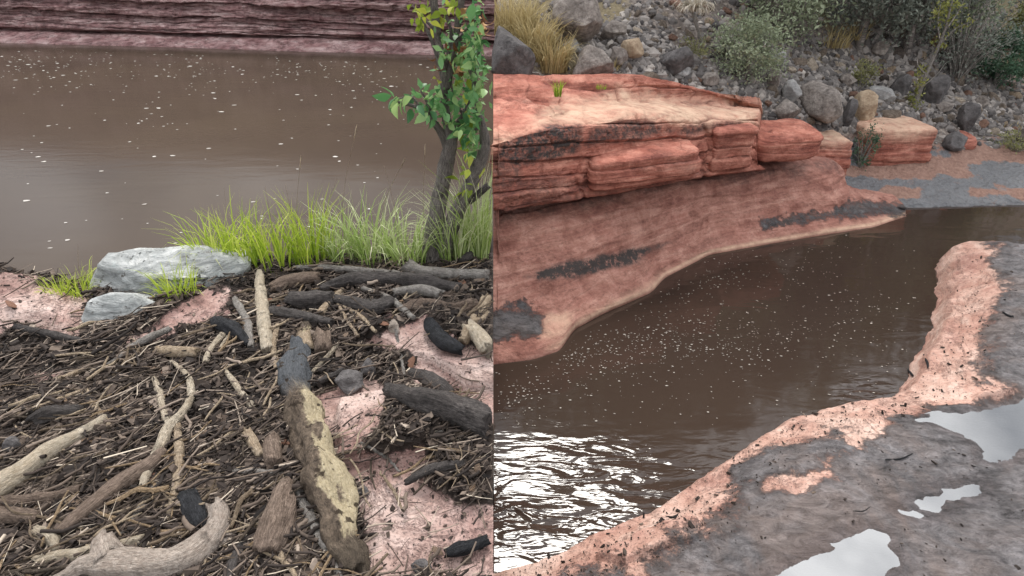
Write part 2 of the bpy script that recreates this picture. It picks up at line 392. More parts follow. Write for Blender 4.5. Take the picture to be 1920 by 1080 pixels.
# ------------------------------------------------------------------ generic builders
def catmull(pts, n):
    pts = np.asarray(pts, float); m = len(pts)
    if m == 2: return pts[0]+(pts[1]-pts[0])*np.linspace(0, 1, n)[:, None]
    Pp = np.concatenate([[2*pts[0]-pts[1]], pts, [2*pts[-1]-pts[-2]]])
    t = np.linspace(0, m-1-1e-6, n); i = t.astype(int); f = (t-i)[:, None]
    a, b, c, d = Pp[i], Pp[i+1], Pp[i+2], Pp[i+3]
    return .5*(2*b+(c-a)*f+(2*a-5*b+4*c-d)*f**2+(3*b-a-3*c+d)*f**3)
def tube_geo(pts, rad, sides=8, seg=None, rough=.12, seed=0, nz=9., flat=1., kink=0.):
    """returns V, F(list), grain"""
    m = len(pts); D = np.concatenate([np.asarray(pts, float), np.asarray(rad, float)[:, None]], 1)
    L0 = np.linalg.norm(np.diff(D[:, :3], axis=0), axis=1).sum()
    n = seg or int(max(5, min(90, L0/(max(np.mean(rad), .002)*.55))))
    D = catmull(D, n); Q = D[:, :3]; r = np.maximum(D[:, 3], .0008)
    if kink: Q = Q+np.stack([fbm(P3(np.arange(n)*.35, seed*3.1+k*9, 0), 2, seed+k) for k in range(3)], 1)*kink
    T = np.gradient(Q, axis=0); T /= np.linalg.norm(T, axis=1, keepdims=True)+1e-12
    up = np.array([0, 0, 1.]) if abs(T[0][2]) < .9 else np.array([1., 0, 0])
    A = np.cross(T, up); A /= np.linalg.norm(A, axis=1, keepdims=True)+1e-12; B = np.cross(A, T)
    th = np.linspace(0, 2*np.pi, sides, endpoint=False)
    ct, st = np.cos(th), np.sin(th)
    ring = Q[:, None]+r[:, None, None]*(A[:, None]*ct[None, :, None]+B[:, None]*st[None, :, None]*flat)
    s = np.concatenate([[0], np.cumsum(np.linalg.norm(np.diff(Q, axis=0), axis=1))])
    if rough:
        q = P3(ct[None]*1.1+0*s[:, None], st[None]*1.1+0*s[:, None], s[:, None]*nz+seed*7.7)
        dn = fbm(q, 3, seed)
        q2 = P3(ct[None]*3.2+0*s[:, None], st[None]*3.2+0*s[:, None], s[:, None]*nz*.8+seed*3.1)
        dn = dn+.55*fbm(q2, 4, seed+9, .65)
        ring = Q[:, None]+(ring-Q[:, None])*(1+rough*2*dn)[..., None]
        jag = vnoise(P3(ct*2.3, st*2.3, seed*1.7))
        for e_, sg in ((0, -1), (n-1, 1)): ring[e_] += T[e_]*(sg*jag*r[e_]*.75)[:, None]
    V = ring.reshape(-1, 3); F = grid_faces(n, sides, True)
    c0, c1 = len(V), len(V)+1
    V = np.concatenate([V, [Q[0]+T[0]*r[0]*.15], [Q[-1]-T[-1]*r[-1]*.15]])
    j = np.arange(sides); j2 = (j+1) % sides
    tri = np.concatenate([np.stack([np.full(sides, c0), j2, j], 1), np.stack([np.full(sides, c1), (n-1)*sides+j, (n-1)*sides+j2], 1)])
    gr = np.stack([np.broadcast_to(th[None]/(2*np.pi), (n, sides)).ravel(), np.broadcast_to(s[:, None]*2, (n, sides)).ravel()], 1)
    gr[:, 0] = np.abs(gr[:, 0]*2-1)
    gr = np.concatenate([gr, [[.5, 0]], [[.5, s[-1]*2]]])+np.array([0, seed*1.37])
    tt = np.concatenate([np.repeat(np.linspace(0, 1, n), sides), [0, 1]])
    return V, [F, tri], gr, tt
def join_geo(parts):
    Vs, F4, F3, G, T = [], [], [], [], []; o = 0
    for V, F, g, t in parts:
        Vs.append(V); F4.append(F[0]+o); F3.append(F[1]+o); G.append(g); T.append(t); o += len(V)
    return np.concatenate(Vs), [np.concatenate(F4), np.concatenate(F3)], np.concatenate(G), np.concatenate(T)
def tube_mesh(name, parts, origin=None):
    V, F, g, t = join_geo(parts)
    if origin is not None: V = V-np.asarray(origin)
    return mesh_np(name, V, F, True, {'grain': g, 't': t})

def ico(sub):
    import bmesh
    bm = bmesh.new(); bmesh.ops.create_icosphere(bm, subdivisions=sub, radius=1)
    V = np.array([v.co[:] for v in bm.verts]); F = np.array([[v.index for v in f.verts] for f in bm.faces]); bm.free()
    return V, F
ICO = {k: ico(k) for k in (1, 2, 3, 4, 5, 6)}
ICO[7] = ICO[6]
def rock_geo(sub, seed, cuts=9, rough=.10, lo=.62, boxy=0.):
    V, F = ICO[sub]; r = np.random.default_rng(seed); V = V.copy()
    if boxy: 
        p = 1/(np.abs(V)**boxy).sum(1)**(1/boxy); V = V*p[:, None]
    for _ in range(cuts):
        n = r.normal(size=3); n /= np.linalg.norm(n); d = r.uniform(lo, .92)
        k = V@n-d; V = V-np.where(k > 0, k, 0)[:, None]*n*.93
    d = fbm(V*1.6+seed*3.3, 4, seed)*rough+fbm(V*6+seed, 3, seed+5)*rough*.28
    return V*(1+d)[:, None], F

# ------------------------------------------------------------------ LEFT BANK terrain
def ye_left(x):   # rim of the near bank
    return np.interp(x, [-9, -3.2, -2.7, -2.36, -1.95, -1.6, -1.45, -.9, 0], [3.5, 3.30, 3.2, 3.02, 2.98, 3.18, 3.44, 3.52, 3.52])
PINKS = [[(-60, 515), (60, 525), (150, 560), (160, 600), (140, 645), (60, 630), (-60, 612)],
         [(180, 640), (300, 590), (430, 525), (470, 545), (400, 590), (320, 640), (230, 665)],
         [(20, 700), (130, 668), (180, 680), (90, 730)],
         [(585, 725), (705, 715), (725, 790), (690, 850), (640, 885), (600, 810)],
         [(655, 640), (800, 568), (860, 632), (945, 668), (945, 800), (850, 762), (750, 680)],
         [(680, 905), (770, 893), (850, 955), (940, 925), (940, 1100), (670, 1100)],
         [(640, 845), (800, 826), (815, 884), (650, 896)]]
def litter_mask(x, y, z):
    u, v = proj(P3(x, y, z)); n = fbm(P3(x*5, y*5, 0), 4, 3)*42
    d = np.full(u.shape, -1e9)
    for p in PINKS: d = np.maximum(d, polysd(u, v, p))
    return 1-sstep(-16, 20, d+n)
def zL0(x, y):
    z = 1.0+.035*fbm(P3(x*1.7, y*1.7, 0), 3, 11)+.018*fbm(P3(x*7, y*7, 2), 4, 12)
    e = ye_left(x)-y
    z = z-sstep(.05, -.55, e)*.32-sstep(-.4, -1.1, e)*1.4
    return z
# small bedrock steps on the right of the bank (world polygons traced at z=1)
def wpoly(pts, z=1.0): return [tuple(at(u, v, z=z)[:2]) for u, v in pts]
STEP1 = wpoly([(640, 760), (800, 730), (830, 800), (800, 852), (700, 862), (640, 868)])
STEP2 = wpoly([(690, 640), (800, 600), (990, 640), (990, 745), (880, 735), (830, 700), (740, 672)])
STEP3 = wpoly([(-200, 500), (60, 520), (150, 560), (160, 610), (130, 640), (60, 632), (-200, 620)])
RIDGE = wpoly([(170, 650), (300, 585), (430, 525), (470, 545), (400, 600), (320, 650), (230, 680)])
def zL(x, y):
    x, y = np.broadcast_arrays(np.asarray(x, float), np.asarray(y, float))
    z = zL0(x, y); n = fbm(P3(x*9, y*9, 0), 3, 21)*.03
    z = z+.055*sstep(-.015, .015, polysd(x, y, STEP1)+n)
    z = z+.07*sstep(-.02, .03, polysd(x, y, STEP2)+n)
    z = z+.09*sstep(-.05, .14, polysd(x, y, STEP3)+n)
    z = z+.05*sstep(-.08, .14, polysd(x, y, RIDGE)+n)
    lm = litter_mask(x, y, z)
    return z+lm*(.02+.05*np.maximum(0, fbm(P3(x*3.1, y*3.1, 0), 3, 31)))
xs = np.concatenate([np.linspace(-9, -3.4, 40)[:-1], np.linspace(-3.4, 0, 290)])
ys = np.concatenate([np.linspace(-3, .8, 24)[:-1], np.linspace(.8, 3.7, 250), np.linspace(3.72, 5.2, 40)])
X, Y = np.meshgrid(xs, ys); Z = zL(X, Y)
V = np.stack([X, Y, Z], -1); lm = litter_mask(X, Y, Z)
V = np.concatenate([V, V[:, -1:]*np.array([1, 1, 0])+np.array([0, 0, -.6])], 1)
lm = np.concatenate([lm, lm[:, -1:]*0], 1)
o = link('near_bank', grid_mesh('near_bank', V, {'mud': lm, 'pale': lm*0, 'stain_shade': lm*0, 'wet': lm*0}), m=PINK); tag(o, kind='structure')
def onL(u, v, lift=0.):
    z = 1.0
    for _ in range(4):
        p = at(u, v, z=z+lift); z = float(zL(p.x, p.y))
    return at(u, v, z=z+lift)

# ------------------------------------------------------------------ FAR WALL of the left pool
def y_shore(x): return 19.5+(x+14.7)*(-2.2/13.2)
xs = np.linspace(-28, 9, 800)
prof_s = np.array([-1.2, -.25, 0, .55, .62, .9, .72, .85, 1.0, 1.05, 1.5, 2.2, 4, 10, 30])
prof_z = np.array([-.7, -.12, 0.02, .16, .20, .23, .36, .75, 1.3, 2.6, 3.8, 4.35, 4.7, 5.0, 5.6])
tt = np.concatenate([np.linspace(0, 4, 26)[:-1], np.linspace(4, 11, 240)[:-1], np.linspace(11, 14, 24)])
S = np.interp(tt, np.arange(15), prof_s); ZZ = np.interp(tt, np.arange(15), prof_z)
X = np.broadcast_to(xs, (len(tt), len(xs))); S2 = np.broadcast_to(S[:, None], X.shape); Z2 = np.broadcast_to(ZZ[:, None], X.shape)
face = sstep(.22, .35, Z2)*sstep(4.5, 3.6, Z2)
lay = fbm(P3(X*.8, 0*X, Z2*15+.5*np.sin(X*.25)), 5, 41, .7); blk = fbm(P3(X*.5, 0*X, Z2*1.2), 4, 42); lay2, wcre = bedding(X, 0*X, Z2+.02*X, 5.5, .55, 60)
Yw = y_shore(X)+S2-face*(.13*lay+.30*blk+.38*lay2-.10*wcre)+(1-face)*.12*blk
Zw = Z2+.03*fbm(P3(X*2, S2*2, 0), 3, 44)*(1-face)
pale = sstep(.15, .5, lay)*face*.35
o = link('rock_wall', grid_mesh('rock_wall', np.stack([X, Yw, Zw], -1), {'pale': pale*.0, 'stain_shade': face*np.maximum(sstep(.0, -.4, lay)*.35, wcre*.5), 'wet': sstep(.05, -.02, Zw), 'mud': face*0}), m=WALL)  # shade of recessed layers and crevices is painted into the wall colour
tag(o, 'purple red wall of thin horizontal rock layers across the brown pool', 'rock wall')

# ------------------------------------------------------------------ WATER
def water(name, x0, x1, y0, y1, nx, ny, m, z=0., attrs=None):
    X, Y = np.meshgrid(np.linspace(x0, x1, nx), np.linspace(y0, y1, ny))
    A = attrs(X, Y) if attrs else None
    o = link(name, grid_mesh(name, np.stack([X, Y, X*0+z], -1), A), m=m); return tag(o, kind='structure')
water('pool_water', -28, .004, 2.6, 19.8, 4, 4, MURK, z=-.004)
def rif(X, Y):
    u, v = proj(P3(X, Y, 0))
    a = sstep(750, 1000, v-(u-925)*.06)*sstep(1500, 1280, u)*(1-.6*sstep(930, 1050, v))*(.35+.65*sstep(-.25, .25, fbm(P3(X*2.2, Y*4, 0), 3, 333)))
    b = sstep(70, 10, np.hypot((u-1620), (v-735)*1.8))*.7
    return {'riffle': np.maximum(a, b)}
water('creek_water', .004, 9.5, .6, 7.6, 300, 260, CREEK, attrs=rif)

# ------------------------------------------------------------------ RIGHT: lower smooth sandstone bank (lofted in world space from traced curves)
us = np.concatenate([[925], np.linspace(926.5, 1700, 460)])
def curve(pts, mode):
    p = np.array(pts, float); v = np.interp(us, p[:, 0], p[:, 1]); q = np.interp(us, p[:, 0], p[:, 2])
    k = np.ones(9)/9; pad = lambda a: np.convolve(np.pad(a, 4, 'edge'), k, 'valid')
    v, q = pad(v), pad(q)
    return atn(us, v, **{mode: q})
C0 = curve([(925, 684, 0), (1000, 674, 0), (1050, 657, 0), (1076, 618, 0), (1130, 588, 0), (1222, 548, 0), (1245, 522, 0), (1330, 478, 0), (1440, 458, 0), (1550, 440, 0), (1640, 426, 0), (1700, 406, 0)], 'z')
C1 = curve([(925, 628, .12), (1000, 612, .12), (1050, 596, .11), (1085, 578, .09), (1130, 562, .08), (1215, 524, .07), (1240, 502, .07), (1330, 460, .08), (1440, 436, .08), (1550, 418, .08), (1640, 408, .06), (1700, 398, .03)], 'z')
C2 = curve([(925, 560, .26), (1040, 545, .22), (1130, 508, .20), (1210, 475, .20), (1330, 425, .20), (1440, 410, .17), (1550, 397, .14), (1640, 396, .09), (1700, 394, .04)], 'z')
C3 = curve([(925, 480, .50), (1100, 450, .46), (1330, 382, .40), (1440, 366, .36), (1560, 362, .30), (1600, 380, .16), (1640, 388, .10), (1700, 390, .05)], 'z')
C4 = curve([(925, 400, .75), (1100, 368, .69), (1330, 332, .62), (1480, 312, .55), (1560, 304, .50), (1580, 318, .42), (1600, 368, .20), (1640, 382, .11), (1700, 387, .06)], 'z')
CU_ = C0+np.array([0, -.12, -.4]); C5 = C4+np.array([0, .22, .02]); C6 = C4+np.array([0, .8, .02])
rows = np.stack([CU_, C0, C1, C2, C3, C4, C5, C6])
nv = 190
Vv = np.stack([catmull(rows[:, j], nv) for j in range(len(us))], 1)
N = gnormals(Vv); N = np.where(N[..., 2:3] < 0, -N, N)
x, y, z = Vv[..., 0], Vv[..., 1], Vv[..., 2]
strat = fbm(P3(x*.45, y*.45, (z+.05*x)*11), 3, 51); big = fbm(P3(x*1.1, y*1.1, z*1.5), 3, 52); fine = fbm(P3(x*9, y*9, z*14), 4, 53)
led = np.round(fbm(P3(x*.5, y*.5, (z+.05*x)*7), 2, 54)*4)/4
act = sstep(-.02, .06, z)
Vd = Vv+N*((.012*strat+.045*big+.010*fine+.03*bedding(x, y, z+.05*x, 7., .3, 77)[0]-.006*bedding(x, y, z+.09*x, 15., .3, 78)[1])*act)[..., None]
Vd[:, 0, 0] = 0
u, v = proj(Vd)
def pm(poly, soft, namp=10, s=60, f=6.):
    return sstep(-soft, soft, polysd(u, v, poly)+fbm(P3(x*f, y*f, z*f), 4, s)*namp)
stain_shade = pm([(985, 520), (1040, 495), (1190, 465), (1255, 455), (1230, 470), (1190, 490), (1100, 515), (1010, 525)], 9, 12)*1.6
stain_shade = np.maximum(stain_shade, .55*pm([(925, 380), (1570, 295), (1570, 318), (1250, 350), (1100, 390), (925, 420)], 10, 20))  # darker strip along the foot of the overhanging ledge
mud = pm([(915, 580), (985, 570), (1020, 590), (1010, 625), (915, 640)], 26, 22, 61)
mud = np.maximum(mud, .62*pm([(1430, 412), (1560, 392), (1590, 372), (1720, 380), (1720, 412), (1640, 404), (1560, 412), (1430, 432)], 14, 12, 62))
pale = np.exp(-((z-.03)/.022)**2)*sstep(1000, 1080, u)*.9
pale = np.maximum(pale, .6*pm([(1020, 590), (1080, 580), (1060, 620), (1010, 640)], 12, 20, 63))
o = link('sandstone_bank', grid_mesh('sandstone_bank', Vd, {'stain_shade': stain_shade, 'mud': mud, 'pale': pale, 'wet': sstep(.03, .0, z)}), m=RED); tag(o, kind='structure')

# upper ledge
us = np.concatenate([[925], np.linspace(926.5, 1424, 520)])
yf = lambda u: np.interp(u, [925, 1100, 1230, 1330, 1440], [4.62, 5.08, 5.5, 5.85, 6.2])
def fc(vp, dy): 
    p = np.array(vp, float); v = np.interp(us, p[:, 0], p[:, 1]); k = np.ones(23)/23; v = np.convolve(np.pad(v, 11, 'edge'), k, 'valid')
    return atn(us, v, y=yf(us)+dy)
A1 = fc([(925, 397), (1100, 366), (1230, 346), (1330, 328), (1440, 316)], .02)
A0 = A1+np.array([0, .55, -.02])
A1b = fc([(925, 380), (1100, 350), (1230, 332), (1330, 316), (1440, 304)], -.10)
A2 = fc([(925, 330), (1100, 306), (1330, 284), (1440, 272)], -.06)
A3 = fc([(925, 282), (1000, 258), (1085, 246), (1180, 244), (1330, 252), (1400, 240), (1440, 224)], .02)
A4 = fc([(925, 252), (1000, 234), (1085, 222), (1180, 208), (1330, 222), (1400, 212), (1440, 208)], .16)
A5 = curve([(925, 205, 1.47), (1085, 185, 1.45), (1330, 190, 1.22), (1440, 200, 1.06)], 'z')
A6 = curve([(925, 142, 1.58), (1100, 139, 1.56), (1200, 138, 1.55), (1300, 165, 1.36), (1400, 190, 1.15), (1440, 198, 1.08)], 'z')
A7 = A6+np.array([0, .5, -.35])
rows = np.stack([A0, A1, A1b, A2, A3, A4, A5, A6, A7])
Vv = np.stack([catmull(rows[:, j], 420) for j in range(len(us))], 1)
N = gnormals(Vv); N = np.where((N[..., 1:2]-N[..., 2:3]) > 0, -N, N)
x, y, z = Vv[..., 0], Vv[..., 1], Vv[..., 2]
u, v = proj(Vv)
zs = z+.12*x
strat = fbm(P3(x*.5, y*.5, zs*10), 3, 71); big = fbm(P3(x*1.3, y*1.3, z*2), 3, 72); fine = fbm(P3(x*8, y*8, z*16), 4, 73)
led = np.round(fbm(P3(x*.6, y*.6, zs*6.5), 2, 74)*3)/3
fa = sstep(-.3, .3, -N[..., 1])
blk = np.round(fbm(P3(x*1.5+.3*np.round(fbm(P3(0*x, 0*x, zs*4), 1, 79)*3), y*.4, zs*5), 2, 76)*3)/3
pit = np.maximum(0, fbm(P3(x*14, y*14, z*22), 3, 78)-.15)
off, cre = bedding(x, y, zs, 8., .9)
off2, cre2 = bedding(x, y, zs+.03, 21., 2.2, 40)
d = (.13*off+.012*off2-.035*cre-.005*cre2+.012*strat)*fa+.04*big+.012*fine-.04*pit*fa-(1-fa)*.010*cre2
d = d*sstep(.2, 1.2, np.linspace(0, 8, 420))[:, None]
jb = np.zeros(u.shape)
for (uj, v0, v1, wd, dp) in [(1098, 300, 380, 4, .035), (1328, 240, 340, 4, .04), (1052, 150, 200, 5, .05), (1205, 300, 350, 5, .03)]:
    uu = uj+10*np.sin(v*.05)
    jb = jb+dp*np.exp(-((u-uu)/wd)**2)*sstep(v0-15, v0+15, v)*sstep(v1+15, v1-15, v)
# shallow groove and wet hollow on top
d = d-.07*np.exp(-((v-(168+.10*(u-925)+6*np.sin(u*.05)))/7)**2)*sstep(1090, 990, u)
d = d-.05*np.exp(-((v-(148+.14*(u-1030)))/6)**2)*sstep(1000, 1040, u)*sstep(1180, 1120, u)
Vd = Vv+N*d[..., None]; Vd[..., 1] += jb; Vd[:, 0, 0] = 0
stain_shade = np.clip(cre*fa*.55+.2*cre2*fa, 0, .7)  # bedding crevices get their shade in the colour
for poly, k in [([(940, 268), (1000, 240), (1040, 226), (1088, 230), (1084, 285), (1040, 300), (960, 312), (935, 300)], 1.05),
                ([(1110, 240), (1190, 222), (1250, 230), (1270, 245), (1200, 264), (1110, 270)], .9),
                ([(1260, 240), (1390, 230), (1400, 238), (1290, 252)], .8),
                ([(925, 290), (975, 300), (980, 345), (925, 360)], .7),
                ([(925, 345), (1100, 330), (1330, 300), (1330, 330), (1100, 372), (925, 400)], .45)]:
    stain_shade = np.maximum(stain_shade, k*sstep(-9, 9, polysd(u, v, poly)+fbm(P3(x*7, y*7, z*7), 4, 81)*16))
pale = np.zeros(u.shape)
for poly, k in [([(1040, 190), (1180, 170), (1320, 190), (1425, 198), (1420, 235), (1340, 242), (1180, 215), (1085, 225), (980, 240)], .9),
                ([(925, 240), (1000, 232), (990, 262), (925, 275)], .55)]:
    pale = np.maximum(pale, k*sstep(-22, 22, polysd(u, v, poly)+fbm(P3(x*4, y*4, z*4), 4, 82)*22))
# right end of the ledge: a broken face down behind the next block
ex = []
for q in np.linspace(.1, 1, 14):
    cl_ = Vd[:, -1].copy(); zt = np.minimum(cl_[:, 2], .69); n_ = .03*fbm(P3(cl_[:, 1]*6, cl_[:, 2]*6, q*3+0*cl_[:, 2]), 3, 95)
    cl_[:, 2] = cl_[:, 2]*(1-q)+zt*q; cl_[:, 0] += .07*math.sqrt(q)+n_; cl_[:, 1] += .04*q; ex.append(cl_)
Vd = np.concatenate([Vd, np.stack(ex, 1)], 1)
stain_shade = np.concatenate([stain_shade, np.repeat(stain_shade[:, -1:]*.4, 14, 1)], 1); pale = np.concatenate([pale, pale[:, -1:]*np.linspace(.8, 0, 14)[None]], 1); u = np.zeros(stain_shade.shape)
o = link('sandstone_ledge', grid_mesh('sandstone_ledge', Vd, {'stain_shade': stain_shade, 'pale': pale*(1-stain_shade), 'wet': u*0, 'mud': u*0}), m=REDTOP)
tag(o, 'long red sandstone ledge with cream lip and dark stains overhanging the creek', 'rock ledge')

# slabs and blocks of the ledge: rounded layered boxes
def block(name, u0, u1, vt, vb, yfr, depth, label, seed, m=REDTOP, pale_top=0., stain_shade=.0, power=5, layers=.05, skew=0.):
    pa, pb = at(u0, vb, y=yfr), at(u1, vt, y=yfr)
    cx, wx = (pa.x+pb.x)/2, (pb.x-pa.x)/2; cz, hz = (pa.z+pb.z)/2, (pb.z-pa.z)/2
    V, F = ICO[6]; V = V*(1/(np.abs(V)**power).sum(1)**(1/power))[:, None]
    N0 = V/np.linalg.norm(V, axis=1, keepdims=True)
    Q = V*np.array([wx, depth/2, hz])+np.array([cx, yfr+depth/2, cz])
    Q[:, 1] += skew*(Q[:, 0]-cx)
    xx, yy, zz = Q.T
    sd_ = np.clip(np.hypot(N0[:, 0], N0[:, 1])*1.3, 0, 1)
    off, cre = bedding(xx, yy, zz+.05*xx, 9., 1.2, seed); off2, cre2 = bedding(xx, yy, zz, 24., 3., seed+20)
    d = sd_*(layers*2.6*off+.009*off2-.022*cre*min(1, layers*40)-.004*cre2)+.04*fbm(P3(xx*1.8, yy*1.8, zz*3), 3, seed+1)+.014*fbm(P3(xx*9, yy*9, zz*15), 4, seed+2)
    Q = Q+N0*d[:, None]
    top = sstep(.25, .75, N0[:, 2]+.25*fbm(P3(xx*3, yy*3, zz*3), 3, seed+3))
    st = .45*cre*sd_*min(1, layers*40)+stain_shade*sstep(-.1, .4, fbm(P3(xx*3, yy*3, zz*4), 4, seed+4)+.2*(N0[:, 2] > .1))  # first term paints crevice shade into the colour, the rest is patchy stain
    org = np.array([cx, yfr+depth/2, cz-hz])
    me = mesh_np(name, Q-org, F, True, {'pale': top*pale_top, 'stain_shade': st*(1-top*.7), 'wet': top*0, 'mud': top*0})
    return tag(link(name, me, loc=org, m=m), label, 'rock slab')
block('sandstone_slab', 1096, 1334, 292, 352, 5.14, 1.0, 'thin red slab jutting out beneath the stained sandstone ledge', 100, power=11, layers=.02, skew=.36, stain_shade=.25)
block('sandstone_slab', 1326, 1432, 244, 322, 5.84, .8, 'squarish red block at the right end of the long ledge', 110, power=12, skew=.25, stain_shade=.15, layers=.025)
block('sandstone_slab', 1404, 1574, 254, 312, 6.18, .8, 'smooth orange red rounded slab with a groove, past the long ledge', 120, power=4.2, layers=.012, skew=.3)
block('sandstone_slab', 1496, 1608, 262, 340, 7.1, .75, 'cream topped red slab behind the smooth rounded slab', 130, power=12, pale_top=.95, stain_shade=.5, layers=.03)
block('sandstone_slab', 1606, 1772, 243, 322, 7.5, .75, 'large cream topped red block beside the grey mud flat', 140, power=14, pale_top=.85, stain_shade=.12, layers=.02, skew=.1)
block('sandstone_slab', 1766, 1836, 262, 292, 7.85, .4, 'flat purple red slab lying right of the cream topped block', 150, power=4)

# end face of the outcrop where it drops into the left pool
yy = np.linspace(3.45, 10.5, 260); topz = np.interp(yy, [3.45, 3.7, 3.97, 4.19, 4.5, 4.58, 4.62, 4.8, 6.3, 6.7, 7.7, 8.4, 10.5], [.0, 0, .1, .26, .5, .8, 1.38, 1.45, 1.56, 1.5, 2.05, 2.4, 1.0])-.03
tz = np.linspace(0, 1, 80)
YY = np.broadcast_to(yy, (80, 260)); ZZ = -.8+(topz+.8)[None]*tz[:, None]
XX = .035+.03*fbm(P3(YY*.6, 0*YY, ZZ*8), 4, 91)+np.clip(YY-8.4, 0, 9)*.4
o = link('outcrop_end', grid_mesh('outcrop_end', np.stack([XX, YY, ZZ], -1), {'stain_shade': sstep(.1, -.4, ZZ)*.5, 'pale': XX*0, 'wet': XX*0, 'mud': XX*0}), m=RED); tag(o, kind='structure')

# ------------------------------------------------------------------ RIGHT: mud flat + rubble hillside
TX = [0, 1.92, 3.1, 4.7, 6.1, 7.7, 12, 30]; TY = [6.6, 7.0, 7.15, 7.9, 8.0, 8.9, 11, 20]; TZ = [1.5, 1.35, 1.0, .72, .42, .42, .45, .5]
def zR(x, y):
    x, y = np.broadcast_arrays(np.asarray(x, float), np.asarray(y, float))
    ty = np.interp(x, TX, TY); tz = np.interp(x, TX, TZ); d = y-ty
    up = np.where(d < 6, .56*d, .56*6+(d-6)*1.0); up = np.minimum(up, 17+.1*d)
    yw = np.interp(x, [0, 4.2, 4.5, 6.3, 7.2, 9, 30], [6.2, 6.45, 6.72, 6.84, 6.7, 3, -4])
    fl = np.where(y > yw, .03+np.minimum((y-yw)*.30, .36), (y-yw)*.6)
    fl = np.maximum(fl, -.5)
    n = fbm(P3(x*.9, y*.9, 0), 4, 201)*.22; n2 = fbm(P3(x*4, y*4, 0), 4, 202)*.07
    k = sstep(-.5, .15, d)
    z = fl*(1-k)+(tz+np.maximum(d, 0)*0+np.where(d > 0, up, 0)+n*sstep(0, 1.5, d))*k
    z = z+n2*np.where(d > -.2, 1, .22)
    lim = (y-8.2)*.45
    z = np.where(y > 8.2, z-sstep(.5, -.9, x-lim)*(z+.8), z)
    return z
xs = np.concatenate([np.linspace(.045, 9, 260), np.linspace(9.1, 34, 60)]); ys = np.concatenate([np.linspace(4.6, 12, 260), np.linspace(12.1, 42, 80)])
X, Y = np.meshgrid(xs, ys); Z = zR(X, Y)
d = Y-np.interp(X, TX, TY)
u, v = proj(P3(X, Y, Z))
mud = sstep(0, -.35, d)*.75
for poly, s in [([(1640, 300), (1800, 300), (1830, 330), (1700, 335), (1560, 330)], -1), ([(1660, 350), (1720, 355), (1720, 372), (1650, 372)], -1), ([(1820, 352), (1930, 355), (1930, 372), (1820, 366)], -1), ([(1780, 280), (1930, 270), (1930, 300), (1820, 300)], -1)]:
    mud = mud-.8*sstep(-8, 8, polysd(u, v, poly)+fbm(P3(X*5, Y*5, 0), 3, 203)*12)*(d < .1)
mud = np.clip(mud, 0, 1)
gpol = [[(925, 0), (1150, -20), (1180, 90), (1060, 140), (925, 130)], [(1530, 30), (1650, 40), (1620, 90), (1540, 100)], [(1870, -80), (2100, -80), (2100, 160), (1890, 110)]]
grassy = np.zeros(X.shape)
for p in gpol: grassy = np.maximum(grassy, sstep(-30, 30, polysd(u, v, p)+fbm(P3(X*3, Y*3, 0), 4, 204)*50))
grassy = np.maximum(grassy*(d > 0), sstep(4.5, 7, d)*(.45+.5*fbm(P3(X*.8, Y*.8, 0), 3, 206)))
red = sstep(.0, -.3, d)*1.0
red = np.maximum(red, .55*sstep(-20, 20, polysd(u, v, [(1880, 60), (2000, 60), (2000, 200), (1900, 190)])+fbm(P3(X*3, Y*3, 0), 4, 205)*40)*(d > 0))
o = link('hillside', grid_mesh('hillside', np.stack([X, Y, Z], -1), {'mud': mud, 'grassy': grassy, 'redsoil': red}), m=SLOPE); tag(o, kind='structure')
def onR(u, v):
    r = (u-CU)/FPX; t = (CV-v)/FPX; D = np.array([r, cp+t*sp, -sp+t*cp]); k = np.linspace(5, 40, 4000)
    P = D[None]*k[:, None]+np.array([0, 0, CAMZ]); h = P[:, 2]-zR(P[:, 0], P[:, 1])
    i = np.argmax(h < 0); return Vector(P[i]) if h[i] < 0 else None

# ------------------------------------------------------------------ RIGHT: near shelf with mud and puddles
EDGE = [(925, 1092), (960, 1078), (1040, 1045), (1110, 1010), (1180, 980), (1240, 948), (1320, 890), (1390, 838), (1450, 803), (1560, 776), (1640, 762), (1668, 750), (1694, 715), (1722, 660), (1744, 610), (1756, 560), (1750, 505), (1764, 482), (1800, 474), (1850, 478), (1925, 495), (2100, 520)]
EW = [tuple(at(u, v, z=0)[:2]) for u, v in EDGE]
EPOLY = [(-.3, EW[0][1]-.05)]+EW+[(9.5, 3.9), (9.5, -4), (-.3, -4)]
PUDS = [[(1718, 786), (1760, 772), (1830, 768), (1880, 757), (1925, 737), (2060, 715), (2060, 830), (1920, 850), (1872, 866), (1842, 862), (1836, 840), (1800, 815), (1750, 796)],
        [(1677, 955), (1700, 940), (1722, 926), (1760, 913), (1850, 903), (1832, 930), (1790, 945), (1765, 962), (1730, 978), (1712, 972), (1690, 966)],
        [(1400, 1100), (1480, 1058), (1540, 1020), (1580, 998), (1640, 986), (1664, 1000), (1672, 1028), (1690, 1045), (1650, 1100)]]
TOPZ = .285
PW = [[tuple(at(a, b, z=TOPZ)[:2]) for a, b in p] for p in PUDS]
RIDGE2 = [tuple(at(a, b, z=TOPZ)[:2]) for a, b in [(1828, 742), (1870, 735), (1900, 733), (1898, 745), (1830, 750)]]
STEPS = [tuple(at(a, b_, z=TOPZ)[:2]) for a, b_ in [(1120, 1040), (1190, 1000), (1290, 958), (1312, 985), (1304, 1012), (1232, 1040), (1170, 1062)]]
